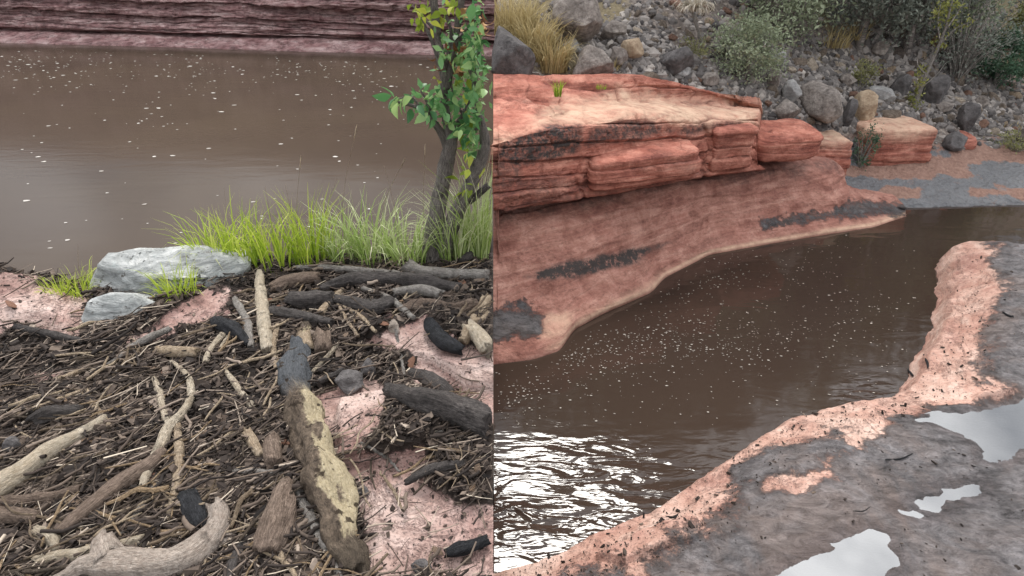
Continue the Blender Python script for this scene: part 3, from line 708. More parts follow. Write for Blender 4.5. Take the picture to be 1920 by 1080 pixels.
def zS(x, y):
    x, y = np.broadcast_arrays(np.asarray(x, float), np.asarray(y, float))
    e = polysd(x, y, EPOLY)+.035*fbm(P3(x*5, y*5, 0), 4, 301)
    z = np.where(e > 0, .17*sstep(0, .10, e)+.115*sstep(.05, .42, e), np.maximum(e*2.5, -.5))
    inn = sstep(.1, .5, e)
    z = z+(1-inn)*sstep(0, .05, e)*(.035*fbm(P3(x*3, y*3, 0), 3, 302)+.022*fbm(P3(x*12, y*12, 0), 4, 303)-.018*np.abs(fbm(P3(x*5, y*7, 4), 4, 313)))
    pd = np.full(x.shape, -9.)
    for p in PW: pd = np.maximum(pd, polysd(x, y, p))
    pd2 = polysd(x, y, PW[1])
    wx = x+.12*fbm(P3(x*3, y*3, 7), 2, 308); wy = y+.12*fbm(P3(x*3, y*3, 9), 2, 309)
    n = .006*fbm(P3(x*2.3, y*2.3, 0), 3, 304)+.014*fbm(P3(wx*7, wy*13, 0), 5, 305)+.024*np.abs(fbm(P3(wx*8, wy*15, 3), 4, 306))
    far = sstep(.02, .35, -pd)
    z = z+inn*(n*(.7+.8*far)+.012*far+.05*np.maximum(0, fbm(P3(x*.8, y*.8, 0), 2, 307))*sstep(.1, .8, -pd)-np.where(pd2 > pd-1e-9, (.029), .036)*sstep(-.05, .12, pd))
    z = z+.05*sstep(-.03, .03, polysd(x, y, RIDGE2))+.045*sstep(-.008, .008, polysd(x, y, STEPS)+.02*fbm(P3(x*12, y*12, 0), 3, 310))*sstep(.5, .1, polysd(x, y, STEPS))
    return z
xs = np.concatenate([np.linspace(.0, 4.0, 420), np.linspace(4.02, 9.4, 70)]); ys = np.concatenate([np.linspace(-3.5, .9, 30), np.linspace(.91, 5.4, 420)])
X, Y = np.meshgrid(xs, ys); Z = zS(X, Y)
u, v = proj(P3(X, Y, Z)); e = polysd(X, Y, EPOLY)
mud = sstep(.08, .56, e+.2*fbm(P3(X*3, Y*3, 0), 4, 311)-.04)
for poly, k in [([(1440, 880), (1500, 890), (1560, 850), (1570, 905), (1480, 925), (1430, 920)], 1), ([(1590, 800), (1640, 790), (1640, 830), (1570, 850)], .8), ([(1690, 720), (1780, 700), (1900, 735), (1820, 748), (1700, 755)], 1.), ([(1750, 480), (1830, 480), (1860, 520), (1800, 570), (1820, 620), (1770, 690), (1700, 740), (1740, 600)], .9)]:
    mud = mud-k*sstep(-26, 30, polysd(u, v, poly)+fbm(P3(X*8, Y*8, 0), 4, 312)*24)
mud = np.maximum(mud, .9*sstep(-24, 28, polysd(u, v, [(1370, 880), (1450, 840), (1530, 820), (1590, 810), (1600, 850), (1520, 860), (1480, 885), (1380, 910)])+fbm(P3(X*8, Y*8, 0), 4, 313)*22))
mud = np.clip(mud, 0, 1)
Z = Z+.008*sstep(.4, .6, mud)*sstep(.1, .2, e)*np.maximum(0, 1-0)
pd = np.full(X.shape, -9.)
for p in PW: pd = np.maximum(pd, polysd(X, Y, p))
Z = Z-.008*sstep(-.25, -.02, pd)
V = np.stack([X, Y, Z], -1)
o = link('near_shelf', grid_mesh('near_shelf', V, {'mud': mud, 'pale': sstep(.2, .02, e)*.0, 'stain_shade': X*0, 'wet': np.maximum(sstep(.015, .0, Z), sstep(-.09, -.01, pd))}), m=SHELF); tag(o, kind='structure')
def onS(u, v, lift=0.):
    z = TOPZ
    for _ in range(5):
        p = at(u, v, z=z+lift); z = float(zS(p.x, p.y))
    return at(u, v, z=z+lift)
for p in PW:      # level sheets a little larger than the hollows; the mud around stands above them
    cx = sum(a for a, _ in p)/len(p); cy = sum(b for _, b in p)/len(p)
    q = np.array([(cx+(a-cx)*1.12, cy+(b-cy)*1.12, TOPZ-.008) for a, b in p]+[(cx, cy, TOPZ-.008)])
    n = len(p); F = np.array([(n, i, (i+1) % n) for i in range(n)])
    if sum(q[i][0]*q[(i+1) % n][1]-q[(i+1) % n][0]*q[i][1] for i in range(n)) < 0: F = F[:, ::-1]
    tag(link('puddle_water', mesh_np('puddle_water', q, F), m=PUDDLE), kind='structure')

# wide ground underneath everything
X, Y = np.meshgrid(np.linspace(-500, 500, 60), np.linspace(-500, 500, 60))
hgt = -.85+0*X
tag(link('ground', grid_mesh('ground', np.stack([X, Y, hgt], -1), {'mud': X*0, 'grassy': X*0+.5, 'redsoil': X*0+.4}), m=SLOPE), kind='structure')

# ================================================================== OBJECTS, LEFT SIDE
def stick_parts(pl, seed, sides=10, rough=.12, lift=.3, ground=onL, kink=0., extra=0.):
    """pl: (u, v, radius in photo pixels) along a stick that rests on the ground"""
    P, r = [], []
    for q in pl:
        u, v, rp = q[:3]; up = q[3] if len(q) > 3 else 0.
        p = ground(u, v); rr = rp*depth_of(p)/FPX
        p = ground(u, v, rr*lift+.012+extra+up); P.append(p); r.append(rr)
    return tube_geo(P, r, sides, rough=rough, seed=seed, kink=kink)
_seed = [500]
def log(name, branches, m, label, cat, sides=10, rough=.12, lift=.4, kink=0., ground=onL, extra=0., group=None):
    parts = []
    for b in branches:
        _seed[0] += 1; parts.append(stick_parts(b, _seed[0], sides, rough, lift, ground, kink, extra))
    if ground is onL:
        for p_ in parts: p_[0][:, 0] = np.minimum(p_[0][:, 0], -.004)
    V = np.concatenate([p[0] for p in parts]); org = np.array([V[:, 0].mean(), V[:, 1].mean(), V[:, 2].min()])
    o = link(name, tube_mesh(name, parts, org), loc=org, m=m)
    return tag(o, label, cat, group)

# --- the big rotten log: charred upper end, pale lichen crust on the upward side
k = M('rotten_log_wood', .85, .2)
g = k.noise(k.vattr('grain', (7, 1.2, 1)), 12, 6, .7, .4); P = k.coord('Object'); f = k.noise(P, 40, 6, .75); p2 = k.noise(P, 9, 6, .7); p3 = k.noise(P, 17, 3, .6)
tt_ = k.math('ADD', k.attr('t'), k.math('MULTIPLY', k.math('SUBTRACT', k.noise(k.vattr('grain', (4, .8, 1)), 9, 6, .7), .5), .22))
c = k.mix(k.ramp(f, [(.3, 0.), (.65, 1.)]), (.055, .042, .034), (.25, .19, .14))
nz = k.n('ShaderNodeSeparateXYZ'); gg = k.n('ShaderNodeNewGeometry'); k.l(gg.outputs['Normal'], nz.inputs[0])
side = k.math('ADD', k.math('MULTIPLY', nz.outputs[0], .75), k.math('MULTIPLY', nz.outputs[2], .30))
cr = k.ramp(k.math('ADD', side, k.math('MULTIPLY', k.math('SUBTRACT', p2, .5), 1.7)), [(.28, 0.), (.46, 1.)])
cr = k.math('MULTIPLY', cr, k.ramp(tt_, [(.30, 0.), (.36, 1.), (.80, 1.), (.86, 0.)]))
c = k.mix(cr, c, k.mix(f, (.30, .23, .13), (.84, .72, .50)))
c = k.mix(k.ramp(tt_, [(.28, 1.), (.38, 0.)]), c, k.mix(g, (.045, .048, .054), (.19, .20, .215)))
c = k.mix(k.ramp(tt_, [(.80, 0.), (.9, .8)]), c, k.mix(f, (.035, .027, .022), (.17, .135, .10)))
c = k.mix(k.ramp(p3, [(.60, 0.), (.64, .9)]), c, (.05, .035, .024))
c = k.mix(.6, c, k.ramp(g, [(.36, .2), (.6, .72)]), 'SOFT_LIGHT')
nb = k.bump(p2, .05, .8); nb = k.bump(g, .025, .9, nb); nb = k.bump(f, .016, .9, nb); nb = k.bump(p3, -.02, .8, nb)
W_ROT = k.done(c, nb)
log('rotten_log', [[(562, 640, 15), (556, 668, 21), (552, 705, 26), (558, 745, 27), (577, 790, 33), (594, 850, 35), (618, 920, 37), (640, 990, 33), (652, 1045, 30), (660, 1085, 23)],
                   [(556, 700, 16), (560, 660, 13), (566, 632, 11), (571, 606, 9)], [(545, 705, 12), (540, 672, 9), (544, 650, 5)]], W_ROT,
    'thick rotten log with pale yellow crust and grey charred top end', 'log', 34, .27, .35, kink=.016)
L = [
 ('charred_log', [[(726, 730, 11), (765, 742, 18), (800, 752, 25), (860, 775, 28), (916, 795, 27)]], W_DARK, 'thick dark grey log lying across the right side of the bank', 'log', 14, .14),
 ('charred_log', [[(768, 698, 8), (795, 708, 13), (820, 722, 14), (847, 738, 10)]], W_DARK, 'short dark log just above the thick dark grey log', 'log', 12, .14),
 ('charred_log', [[(806, 606, 12), (820, 628, 15), (842, 645, 15), (866, 656, 9)]], W_CHAR, 'stubby black burnt log above the dark red bedrock', 'log', 12, .14),
 ('driftwood_stick', [[(880, 612, 14), (900, 632, 15), (917, 655, 16)]], W_PALE, 'pale peeled log end at the right margin of the bank', 'log', 12, .1),
 ('driftwood_root', [[(868, 642, 9), (880, 618, 12), (895, 590, 9), (912, 562, 11)], [(884, 606, 7), (904, 600, 6), (916, 585, 4)]], W_TAN, 'gnarled tan root beside the pale peeled log end', 'root', 10, .25),
 ('driftwood_stick', [[(487, 512, 7), (489, 555, 11), (495, 605, 12), (502, 658, 11)]], W_PALE, 'pale straight stick standing out below the grass, pointing to the water', 'stick', 12, .08),
 ('forked_branch', [[(322, 678, 4), (348, 700, 5), (359, 730, 7), (348, 765, 8), (318, 802, 11), (297, 845, 10), (280, 880, 9), (268, 915, 8)], [(287, 705, 4), (300, 738, 7), (304, 765, 6), (318, 795, 7)]], W_PALE, 'pale forked branch with a hooked upper end, mid left of the litter', 'branch', 10, .12),
 ('driftwood_stick', [[(332, 798, 6), (337, 850, 9), (329, 920, 9), (316, 978, 6)]], W_TAN, 'tan stick running down from the pale forked branch', 'stick', 10, .12),
 ('birch_log', [[(-20, 925, 22), (40, 885, 21), (95, 845, 17), (150, 812, 12), (196, 786, 9)]], W_PALE, 'cream coloured log with dark specks reaching in from the left', 'log', 14, .1),
 ('driftwood_log', [[(110, 1002, 10), (165, 955, 16), (225, 908, 17), (280, 872, 14), (305, 846, 9)]], W_BROWN, 'smooth brown log slanting below the pale forked branch', 'log', 12, .08),
 ('forked_root', [[(120, 1085, 14), (165, 1062, 24), (230, 1062, 31), (310, 1062, 28), (365, 1035, 27), (402, 998, 24), (410, 968, 20), (402, 945, 17)], [(205, 1055, 30), (196, 1022, 24), (200, 1004, 16)], [(400, 1010, 16), (425, 1008, 12), (438, 1004, 9)], [(165, 1062, 22), (120, 1082, 14), (80, 1100, 9)]], W_ROOT, 'thick grey tan curved root with stubs, nearest piece at the bottom', 'root', 20, .10),
 ('driftwood_stick', [[(64, 1056, 10), (125, 1042, 14), (195, 1030, 13), (268, 1012, 12)]], W_PALE, 'broken pale stick tucked behind the thick curved root', 'stick', 12, .14),
 ('driftwood_chunk', [[(65, 993, 9), (85, 1003, 13), (100, 1015, 12), (104, 1034, 7)]], W_PALE, 'bent pale wood chunk at the lower left', 'wood chunk', 10, .2),
 ('driftwood_stick', [[(293, 658, 9), (330, 660, 11), (368, 662, 10)]], W_TAN, 'short tan log piece lying level below the small rock', 'log', 12, .07),
 ('driftwood_stick', [[(425, 697, 5), (450, 732, 6), (475, 765, 6)]], W_PALE, 'pale stick slanting down left of the rotten log', 'stick', 8, .1),
 ('driftwood_log', [[(-20, 966, 16), (30, 968, 15), (72, 970, 12)]], W_BROWN, 'blunt brown log end at the left margin', 'log', 12, .1),
 ('driftwood_stick', [[(-10, 944, 11), (60, 937, 11), (110, 928, 10), (150, 918, 8)]], W_BROWN, 'red brown stick above the blunt brown log end', 'stick', 10, .15),
 ('driftwood_stick', [[(412, 884, 4), (480, 885, 6), (548, 892, 6)]], W_GREY, 'straight grey stick pointing at the middle of the rotten log', 'stick', 8, .06),
 ('driftwood_stick', [[(553, 900, 6), (570, 945, 9), (590, 990, 10), (615, 1030, 9), (640, 1085, 9)]], W_GREY, 'long grey stick lying alongside the rotten log', 'stick', 10, .15),
 ('driftwood_chunk', [[(508, 820, 14), (512, 850, 17), (516, 872, 16)]], W_BROWN, 'stubby brown wood block left of the rotten log', 'wood chunk', 12, .12),
 ('driftwood_stick', [[(463, 808, 9), (476, 832, 11), (490, 858, 9)]], W_TAN, 'short pale brown stick left of the stubby wood block', 'stick', 10, .12),
 ('driftwood_stick', [[(552, 502, 5), (620, 503, 6), (690, 508, 6), (750, 512, 5)]], W_GREY, 'long thin grey pole along the rim under the grass', 'pole', 8, .08),
 ('driftwood_log', [[(764, 500, 15), (790, 509, 11), (850, 514, 11), (916, 516, 10)]], W_GREY, 'light grey pole lying below the tree trunk', 'pole', 12, .08),
 ('driftwood_log', [[(600, 540, 7), (650, 528, 12), (720, 522, 13), (780, 528, 14), (862, 540, 9)]], W_DARK, 'dark half buried log under the two grey poles', 'log', 12, .22),
 ('driftwood_stick', [[(738, 548, 8), (790, 545, 12), (828, 552, 9)]], W_GREY, 'short grey brown log below the dark half buried log', 'log', 10, .15),
 ('driftwood_stick', [[(508, 582, 9), (560, 592, 10), (622, 606, 9)]], W_DARK, 'dark stick right of the pale straight stick', 'stick', 10, .15),
 ('driftwood_stick', [[(600, 588, 7), (622, 562, 6), (642, 544, 5)]], W_TAN, 'short tan stick propped over the dark stick', 'stick', 8, .12),
 ('driftwood_stick', [[(585, 698, 3), (610, 672, 4), (634, 646, 4)]], W_PALE, 'thin pale stick slanting up from the charred log end', 'stick', 8, .1),
 ('driftwood_stick', [[(584, 720, 5), (615, 708, 6), (645, 692, 5)]], W_DARK, 'short dark stick touching the charred log end', 'stick', 8, .12),
 ('driftwood_stick', [[(634, 570, 3), (650, 600, 3), (672, 630, 3)], [(640, 572, 3), (675, 592, 4), (704, 622, 3)]], W_TAN, 'thin forked twig above the pink rock', 'twig', 6, .1),
 ('driftwood_stick', [[(742, 618, 2.5), (748, 650, 3), (760, 710, 3)]], W_GREY, 'thin upright grey twig over the pink rock', 'twig', 6, .1),
 ('driftwood_stick', [[(10, 786, 4), (60, 768, 5), (110, 750, 5), (156, 732, 4)]], W_TAN, 'long thin tan stick slanting at the left', 'stick', 8, .1),
 ('driftwood_stick', [[(160, 730, 4), (172, 756, 5), (190, 778, 5), (206, 800, 4)]], W_TAN, 'crooked twig beside the long thin tan stick', 'twig', 8, .15),
 ('driftwood_stick', [[(100, 712, 4), (130, 705, 5), (165, 690, 4), (182, 700, 3)]], W_TAN, 'small tan stick on the pink patch at the left', 'stick', 8, .1),
 ('driftwood_stick', [[(188, 697, 4), (220, 672, 5), (245, 655, 5)]], W_GREY, 'grey stick left of the short tan log piece', 'stick', 8, .1),
 ('weathered_plank', [[(28, 612, 6), (90, 626, 8), (155, 640, 5)]], W_DARK, 'dark plank lying in front of the pink boulder', 'plank', 8, .1),
 ('weathered_plank', [[(238, 655, 5), (275, 636, 8), (318, 616, 6)]], W_GREY, 'grey plank on the pink rock slope', 'plank', 8, .1),
 ('driftwood_stick', [[(85, 976, 3), (125, 942, 4), (162, 908, 4)]], W_TAN, 'thin stick above the smooth brown log', 'stick', 8, .08),
 ('driftwood_stick', [[(262, 958, 4), (300, 940, 4), (340, 935, 5), (395, 905, 4), (425, 892, 3)]], W_BROWN, 'thin brown twig crossing the tan stick', 'twig', 8, .15),
 ('driftwood_stick', [[(215, 1012, 4), (245, 980, 4), (270, 940, 5), (298, 900, 4)]], W_GREY, 'thin grey stick rising from the thick curved root', 'stick', 8, .1),
 ('driftwood_stick', [[(386, 680, 6), (394, 655, 6), (418, 628, 6)], [(414, 655, 4), (424, 638, 5), (436, 625, 5)]], W_PALE, 'pale forked twig below the pink rock slope', 'twig', 8, .15),
 ('charred_log', [[(404, 598, 9), (425, 610, 14), (450, 628, 12), (466, 646, 6)]], W_CHAR, 'blue black burnt knot below the pink rock slope', 'wood chunk', 12, .3),
 ('charred_log', [[(352, 930, 16), (362, 955, 20), (374, 990, 17)]], W_CHAR, 'black charcoal block behind the thick curved root', 'wood chunk', 12, .2),
 ('bark_slab', [[(540, 905, 14), (524, 950, 26), (510, 1000, 30), (496, 1040, 22)]], W_BROWN, 'wide dark bark slab left of the long grey stick', 'bark', 12, .2),
 ('driftwood_log', [[(505, 540, 9), (545, 528, 12), (600, 520, 10)]], W_BROWN, 'brown stick at the left end of the thin grey pole', 'stick', 12, .2),
 ('driftwood_log', [[(632, 560, 10), (690, 575, 14), (735, 566, 11)]], W_DARK, 'dark wet log behind the thin forked twig', 'log', 12, .25),
 ('driftwood_log', [[(752, 582, 9), (795, 572, 13), (850, 578, 12), (890, 566, 8)]], W_BROWN, 'brown log above the stubby black burnt log', 'log', 12, .25),
 ('bark_slab', [[(540, 560, 12), (580, 566, 18), (626, 560, 12)]], W_DARK, 'dark bark slab above the dark stick right of the pale one', 'bark', 12, .25),
 ('driftwood_stick', [[(680, 540, 5), (730, 560, 6), (776, 596, 5)]], W_GREY, 'grey stick crossing the dark wet log', 'stick', 8, .15),
 ('driftwood_stick', [[(440, 560, 5), (462, 600, 7), (470, 650, 6)]], W_GREY, 'grey stick just left of the pale straight stick', 'stick', 8, .15),
 ('driftwood_stick', [[(520, 610, 5), (512, 650, 6), (520, 690, 5)]], W_TAN, 'tan stick between the pale straight stick and the charred log end', 'stick', 8, .15),
 ('driftwood_chunk', [[(570, 628, 11), (575, 655, 13)]], W_TAN, 'square tan wood block beside the charred log end', 'wood chunk', 10, .15),
 ('driftwood_chunk', [[(606, 630, 14), (606, 658, 15)]], W_BROWN, 'flaky brown bark block right of the square tan one', 'wood chunk', 10, .25),
 ('driftwood_log', [[(60, 790, 12), (100, 775, 17), (150, 770, 12)]], W_DARK, 'dark lump of bark under the long thin tan stick', 'bark', 12, .3),
 ('driftwood_log', [[(760, 905, 6), (810, 880, 9), (870, 868, 7)]], W_DARK, 'dark stick on the lip of the dark red step', 'stick', 10, .2),
 ('driftwood_log', [[(465, 1010, 8), (440, 1050, 11), (425, 1090, 9)]], W_DARK, 'dark stick right of the thick curved root', 'stick', 10, .2),
 ('charred_log', [[(835, 1038, 8), (858, 1030, 13), (890, 1022, 11), (916, 1012, 9)]], W_CHAR, 'small burnt log on the pink rock at the bottom right', 'log', 12, .18),
 ('driftwood_stick', [[(676, 830, 3), (720, 855, 3), (750, 885, 2)], [(716, 852, 3), (760, 820, 3), (830, 808, 2)]], W_GREY, 'thin crooked twig over the dark red step', 'twig', 6, .1),
 ('driftwood_stick', [[(712, 885, 2), (735, 915, 3), (755, 955, 2)]], W_TAN, 'wispy tan twig on the pink rock', 'twig', 6, .1),
]
for nm, br, m_, lab, cat, sd_, rg in L:
    log(nm, br, m_, lab, cat, sd_+6, rg*1.25, .5, extra=.010, kink=.004)

def rock(name, u, v, wpx, hpx, m, label, seed, ground, dy=.75, cat='rock', sub=4, cuts=10, rot=None, sink=.25, rough=.09, group=None, boxy=0., lo=.62, tilt=.25):
    """rests on the ground; (u, v) is the middle of its outline"""
    b = ground(u, v+hpx*.38)
    dep = depth_of(b); w = wpx*dep/FPX/2; h = hpx*dep/FPX/2
    Vr, F = rock_geo(sub, seed, cuts, rough, lo, boxy)
    e = np.array(Euler((random.uniform(-tilt, tilt), random.uniform(-tilt, tilt), rot if rot is not None else random.uniform(0, 6.28))).to_matrix())
    Vr = Vr@e.T
    mn, mxx = Vr.min(0), Vr.max(0); Vr = (Vr-(mn+mxx)/2)/((mxx-mn)/2)
    Vr = Vr*np.array([w, (w+h)*.5*dy*1.1, h])
    gx, gy = b.x, b.y+Vr[:, 1].max()*.55
    for _ in range(4):
        Vr[:, 2] -= Vr[:, 2].min(); hh = Vr[:, 2].max()
        gb = ground(u, v+hpx*.38); gz = gb.z-hh*sink*.5
        uu_, vv_ = proj(Vr+np.array([gx, gy, gz])); vis = Vr[:, 2] > hh*sink*.5
        uu_, vv_ = uu_[vis], vv_[vis]
        Vr[:, :2] *= wpx/(uu_.max()-uu_.min()); Vr[:, 2] *= np.clip(hpx/(vv_.max()-vv_.min()), .7, 1.3)
        gx += (u-(uu_.max()+uu_.min())/2)*dep/FPX; gy += np.clip(((vv_.max()+vv_.min())/2-v)*dep/FPX*1.6, -.4, .4)
    o = link(name, mesh_np(name, Vr, F, True), loc=(gx, gy, gz), m=m)
    return tag(o, label, cat, group)
def hull_rock(name, pts, m, label, seed, disp=.02, cat='rock'):
    import bmesh
    bm = bmesh.new()
    for q in pts:
        p = at(q[0], q[1], z=q[2]); bm.verts.new((p.x, p.y+(q[3] if len(q) > 3 else 0), p.z))
    bmesh.ops.convex_hull(bm, input=bm.verts[:])
    bmesh.ops.delete(bm, geom=[v_ for v_ in bm.verts if not v_.link_faces], context='VERTS')
    bmesh.ops.bevel(bm, geom=bm.edges[:], offset=.018, segments=1, affect='EDGES')
    bmesh.ops.triangulate(bm, faces=bm.faces[:])
    for _ in range(5):
        lg = [e_ for e_ in bm.edges if e_.calc_length() > .022]
        if not lg: break
        bmesh.ops.subdivide_edges(bm, edges=lg, cuts=1); bmesh.ops.triangulate(bm, faces=bm.faces[:])
    bm.normal_update()
    V_ = np.array([v_.co[:] for v_ in bm.verts]); N_ = np.array([v_.normal[:] for v_ in bm.verts]); F_ = np.array([[v_.index for v_ in f_.verts] for f_ in bm.faces]); bm.free()
    W_ = V_@np.array(Euler((.3, .25, .2)).to_matrix())
    d_ = disp*(fbm(W_*np.array([3, 3, 9]), 4, seed)+.7*np.round(fbm(W_*np.array([2, 2, 10]), 2, seed+1)*3)/3+.5*fbm(V_*16, 4, seed+2))
    V_ = V_+N_*d_[:, None]; org_ = np.array([V_[:, 0].mean(), V_[:, 1].mean(), V_[:, 2].min()])
    return tag(link(name, mesh_np(name, V_-org_, F_, True), loc=org_, m=m), label, cat)
hull_rock('white_rock', [(205, 478, 1.20), (262, 465, 1.22), (345, 458, 1.23), (420, 474, 1.19), (466, 492, 1.12), (468, 506, 1.07), (186, 492, 1.18), (285, 514, 1.16), (345, 528, 1.10), (430, 524, 1.07),
                         (162, 540, 1.03), (170, 566, .97), (300, 572, .97), (345, 568, .97), (420, 552, .97), (466, 522, 1.0), (200, 560, .85, .5), (440, 540, .85, .5)], WHITER, 'large whitish grey rock with flat bright top beside the brown pool', 12, .026)
hull_rock('green_white_rock', [(160, 560, 1.145), (222, 547, 1.16), (312, 572, 1.07), (226, 562, 1.14), (150, 586, 1.09), (150, 612, 1.02), (225, 618, 1.01), (258, 604, 1.04), (314, 584, 1.02), (180, 600, .95, .25), (290, 600, .95, .25)], WHITER, 'small pale green rock in front of the large whitish rock', 27, .018)
for u, v, w_, h_, m_, lab in [(655, 716, 56, 48, B_DARK, 'black burnt stump chunk right of the charred log end'), (690, 688, 30, 36, B_DARK, 'small black lump beside the black stump chunk'),
                              (738, 612, 24, 28, B_GREY, 'small grey stone under the upright grey twig'), (790, 1064, 40, 34, B_DARK, 'dark brown stone at the bottom of the pink rock'),
                              (680, 920, 26, 24, B_DARK, 'small dark lump right of the rotten log'), (25, 835, 44, 36, B_DARK, 'dark rounded stone at the left of the litter')]:
    rock('dark_stone' if m_ is not W_TAN else 'wood_stub', u, v, w_, h_, m_, lab, int(u), onL, .9, 'stone', 4, 14, rough=.2, lo=.45)

# --- labels for loose pieces: size and tone, then the landmark they lie beside
TONES = {'dark': (.30, .28, .28), 'grey': (.66, .61, .565), 'tan': (1.05, .92, .76), 'pale': (1.35, 1.30, 1.22), 'red brown': (.78, .52, .44)}
MARKS_L = [(316, 508, 'whitish rock'), (228, 578, 'pale green rock'), (75, 575, 'pink boulder'), (300, 620, 'pink rock slope'), (600, 860, 'rotten log'), (560, 690, 'charred log end'), (820, 765, 'thick dark grey log'), (842, 640, 'stubby burnt log'), (895, 610, 'gnarled tan root'), (495, 590, 'pale straight stick'),
           (330, 740, 'pale forked branch'), (332, 890, 'tan stick'), (80, 855, 'cream coloured log'), (210, 920, 'smooth brown log'), (290, 1050, 'thick curved root'), (330, 660, 'short tan log piece'), (450, 730, 'pale slanting stick'), (20, 968, 'blunt brown log end'), (480, 886, 'straight grey stick'), (596, 1000, 'long grey stick'),
           (512, 850, 'stubby wood block'), (650, 505, 'thin grey pole'), (850, 514, 'light grey pole'), (720, 526, 'dark half buried log'), (655, 716, 'black stump chunk'), (80, 765, 'long thin tan stick'), (90, 626, 'dark plank'), (278, 636, 'grey plank'), (410, 655, 'pale forked twig'), (435, 620, 'blue black knot'), (362, 960, 'charcoal block'), (515, 980, 'dark bark slab'), (875, 1028, 'small burnt log'), (720, 865, 'dark red step'), (790, 1064, 'dark brown stone'), (810, 950, 'pink rock at the bottom'), (560, 590, 'dark stick under the rim')]
used_labels = set()
def single_out(size, tone, kind, u, v, marks, up='above', down='below'):
    q = sorted((math.hypot(u-a, v-b), a, b, nm) for a, b, nm in marks)
    def rel(m_):
        dx, dy = u-m_[1], v-m_[2]
        return ('right of' if dx > 0 else 'left of') if abs(dx) > abs(dy) else (down if dy > 0 else up)
    base_ = ' '.join(x for x in (size, tone, kind) if x)
    c = [f'{base_} {rel(m_)} the {m_[3]}' for m_ in q[:2]]
    c += [f'{base_} {rel(q[0])} the {q[0][3]}, {rel(m_)} the {m_[3]}' for m_ in q[1:6]]
    c += [f'{base_} {rel(q[1])} the {q[1][3]}, {rel(m_)} the {m_[3]}' for m_ in q[2:7]]
    for t_ in c:
        if t_ not in used_labels and len(t_.split()) <= 16: used_labels.add(t_); return t_
    return f'{kind} {rel(q[0])} the {q[0][3]}'
# --- loose bark pieces and sticks one can pick out
def chip_geo(n, L, Wd, T, seed):
    r = np.random.default_rng(seed)
    B = np.array([[x, y, z] for z in (-1, 1) for x, y in ((-1, -1), (1, -1), (1, 1), (-1, 1))], float)*.5
    V = B[None]*np.stack([L, Wd, T], -1)[:, None]
    V = V*(1+r.uniform(-.45, .25, V.shape))
    az = r.uniform(0, 6.28, n); tl = r.normal(0, .45, n); rl = r.normal(0, .45, n)
    ca, sa, ct, st, cr, sr = np.cos(az), np.sin(az), np.cos(tl), np.sin(tl), np.cos(rl), np.sin(rl)
    def mm(V, M_): return np.einsum('nij,nkj->nki', M_, V)
    o, z = np.ones(n), np.zeros(n)
    Rx = np.stack([o, z, z, z, cr, -sr, z, sr, cr], -1).reshape(n, 3, 3); Ry = np.stack([ct, z, st, z, o, z, -st, z, ct], -1).reshape(n, 3, 3); Rz = np.stack([ca, -sa, z, sa, ca, z, z, z, o], -1).reshape(n, 3, 3)
    return mm(mm(mm(V, Rx), Ry), Rz)
CF = np.array([[0, 3, 2, 1], [4, 5, 6, 7], [0, 1, 5, 4], [1, 2, 6, 5], [2, 3, 7, 6], [3, 0, 4, 7]])
def scatter_bank(n, seed, sparse=.05):
    r = np.random.default_rng(seed); xs_, ys_ = [], []; got = 0
    while got < n:
        u = r.uniform(-120, 922, 4*n); v = r.uniform(485, 1130, 4*n)
        P = atn(u, v, z=1.03); x, y = P[:, 0], P[:, 1]; ok = (x < -.015) & (y < ye_left(x)+.12) & (x > -4)
        x, y = x[ok], y[ok]; d = litter_mask(x, y, zL(x, y)); pr = sparse+(1-sparse)*d*(.45+.55*sstep(-.3, .2, fbm(P3(x*2.2, y*2.2, 0), 3, 401)))
        keep = r.uniform(size=len(x)) < pr; xs_.append(x[keep]); ys_.append(y[keep]); got += keep.sum()
    return np.concatenate(xs_)[:n], np.concatenate(ys_)[:n]
n = 24000; nbig = 5500
x, y = scatter_bank(n, 1); L_ = np.exp(rng.normal(math.log(.019), .5, n)).clip(.006, .05); L_[:nbig] = np.exp(rng.normal(math.log(.042), .3, nbig)).clip(.02, .075)
lm = litter_mask(x, y, zL(x, y)); L_ *= .45+.55*lm
V = chip_geo(n, L_, L_*rng.uniform(.25, .7, n), L_*rng.uniform(.1, .3, n), 2)
z = zL(x, y)+rng.uniform(0, .026, n)*lm+.003
V = V+np.stack([x, y, z], -1)[:, None]; V[..., 0] = np.minimum(V[..., 0], -.002)
tint = np.clip(.92*rng.beta(1.2, 2.4, n)+rng.normal(0, .03, n), 0, 1)
o = link('bark_litter', mesh_np('bark_litter', V.reshape(-1, 3), (CF[None]+8*np.arange(n)[:, None, None]).reshape(-1, 4), False, {'tint': np.repeat(tint, 8)}), m=CHIPS); tag(o, kind='stuff')
# fine twigs
def strips(P, r0, r1, sides=3):
    """P (n,k,3) poly-lines -> thin prisms"""
    n, kk = P.shape[:2]; T = np.gradient(P, axis=1); T /= np.linalg.norm(T, axis=2, keepdims=True)+1e-9
    A = np.cross(T, np.array([.31, .2, .93])); A /= np.linalg.norm(A, axis=2, keepdims=True)+1e-9; B = np.cross(A, T)
    th = np.linspace(0, 2*np.pi, sides, endpoint=False); rad = (r0[:, None]+(r1-r0)[:, None]*np.linspace(0, 1, kk)[None])
    V = P[:, :, None]+rad[:, :, None, None]*(A[:, :, None]*np.cos(th)[:, None]+B[:, :, None]*np.sin(th)[:, None])
    F = grid_faces(kk, sides, True)
    return V.reshape(-1, 3), (F[None]+(kk*sides)*np.arange(n)[:, None, None]).reshape(-1, 4)
n = 5200
x, y = scatter_bank(n, 5, .06); ln = np.exp(rng.normal(math.log(.085), .5, n)).clip(.02, .28)
az = np.where(rng.uniform(size=n) < .6, rng.normal(.8, .5, n), rng.uniform(0, 3.14, n))
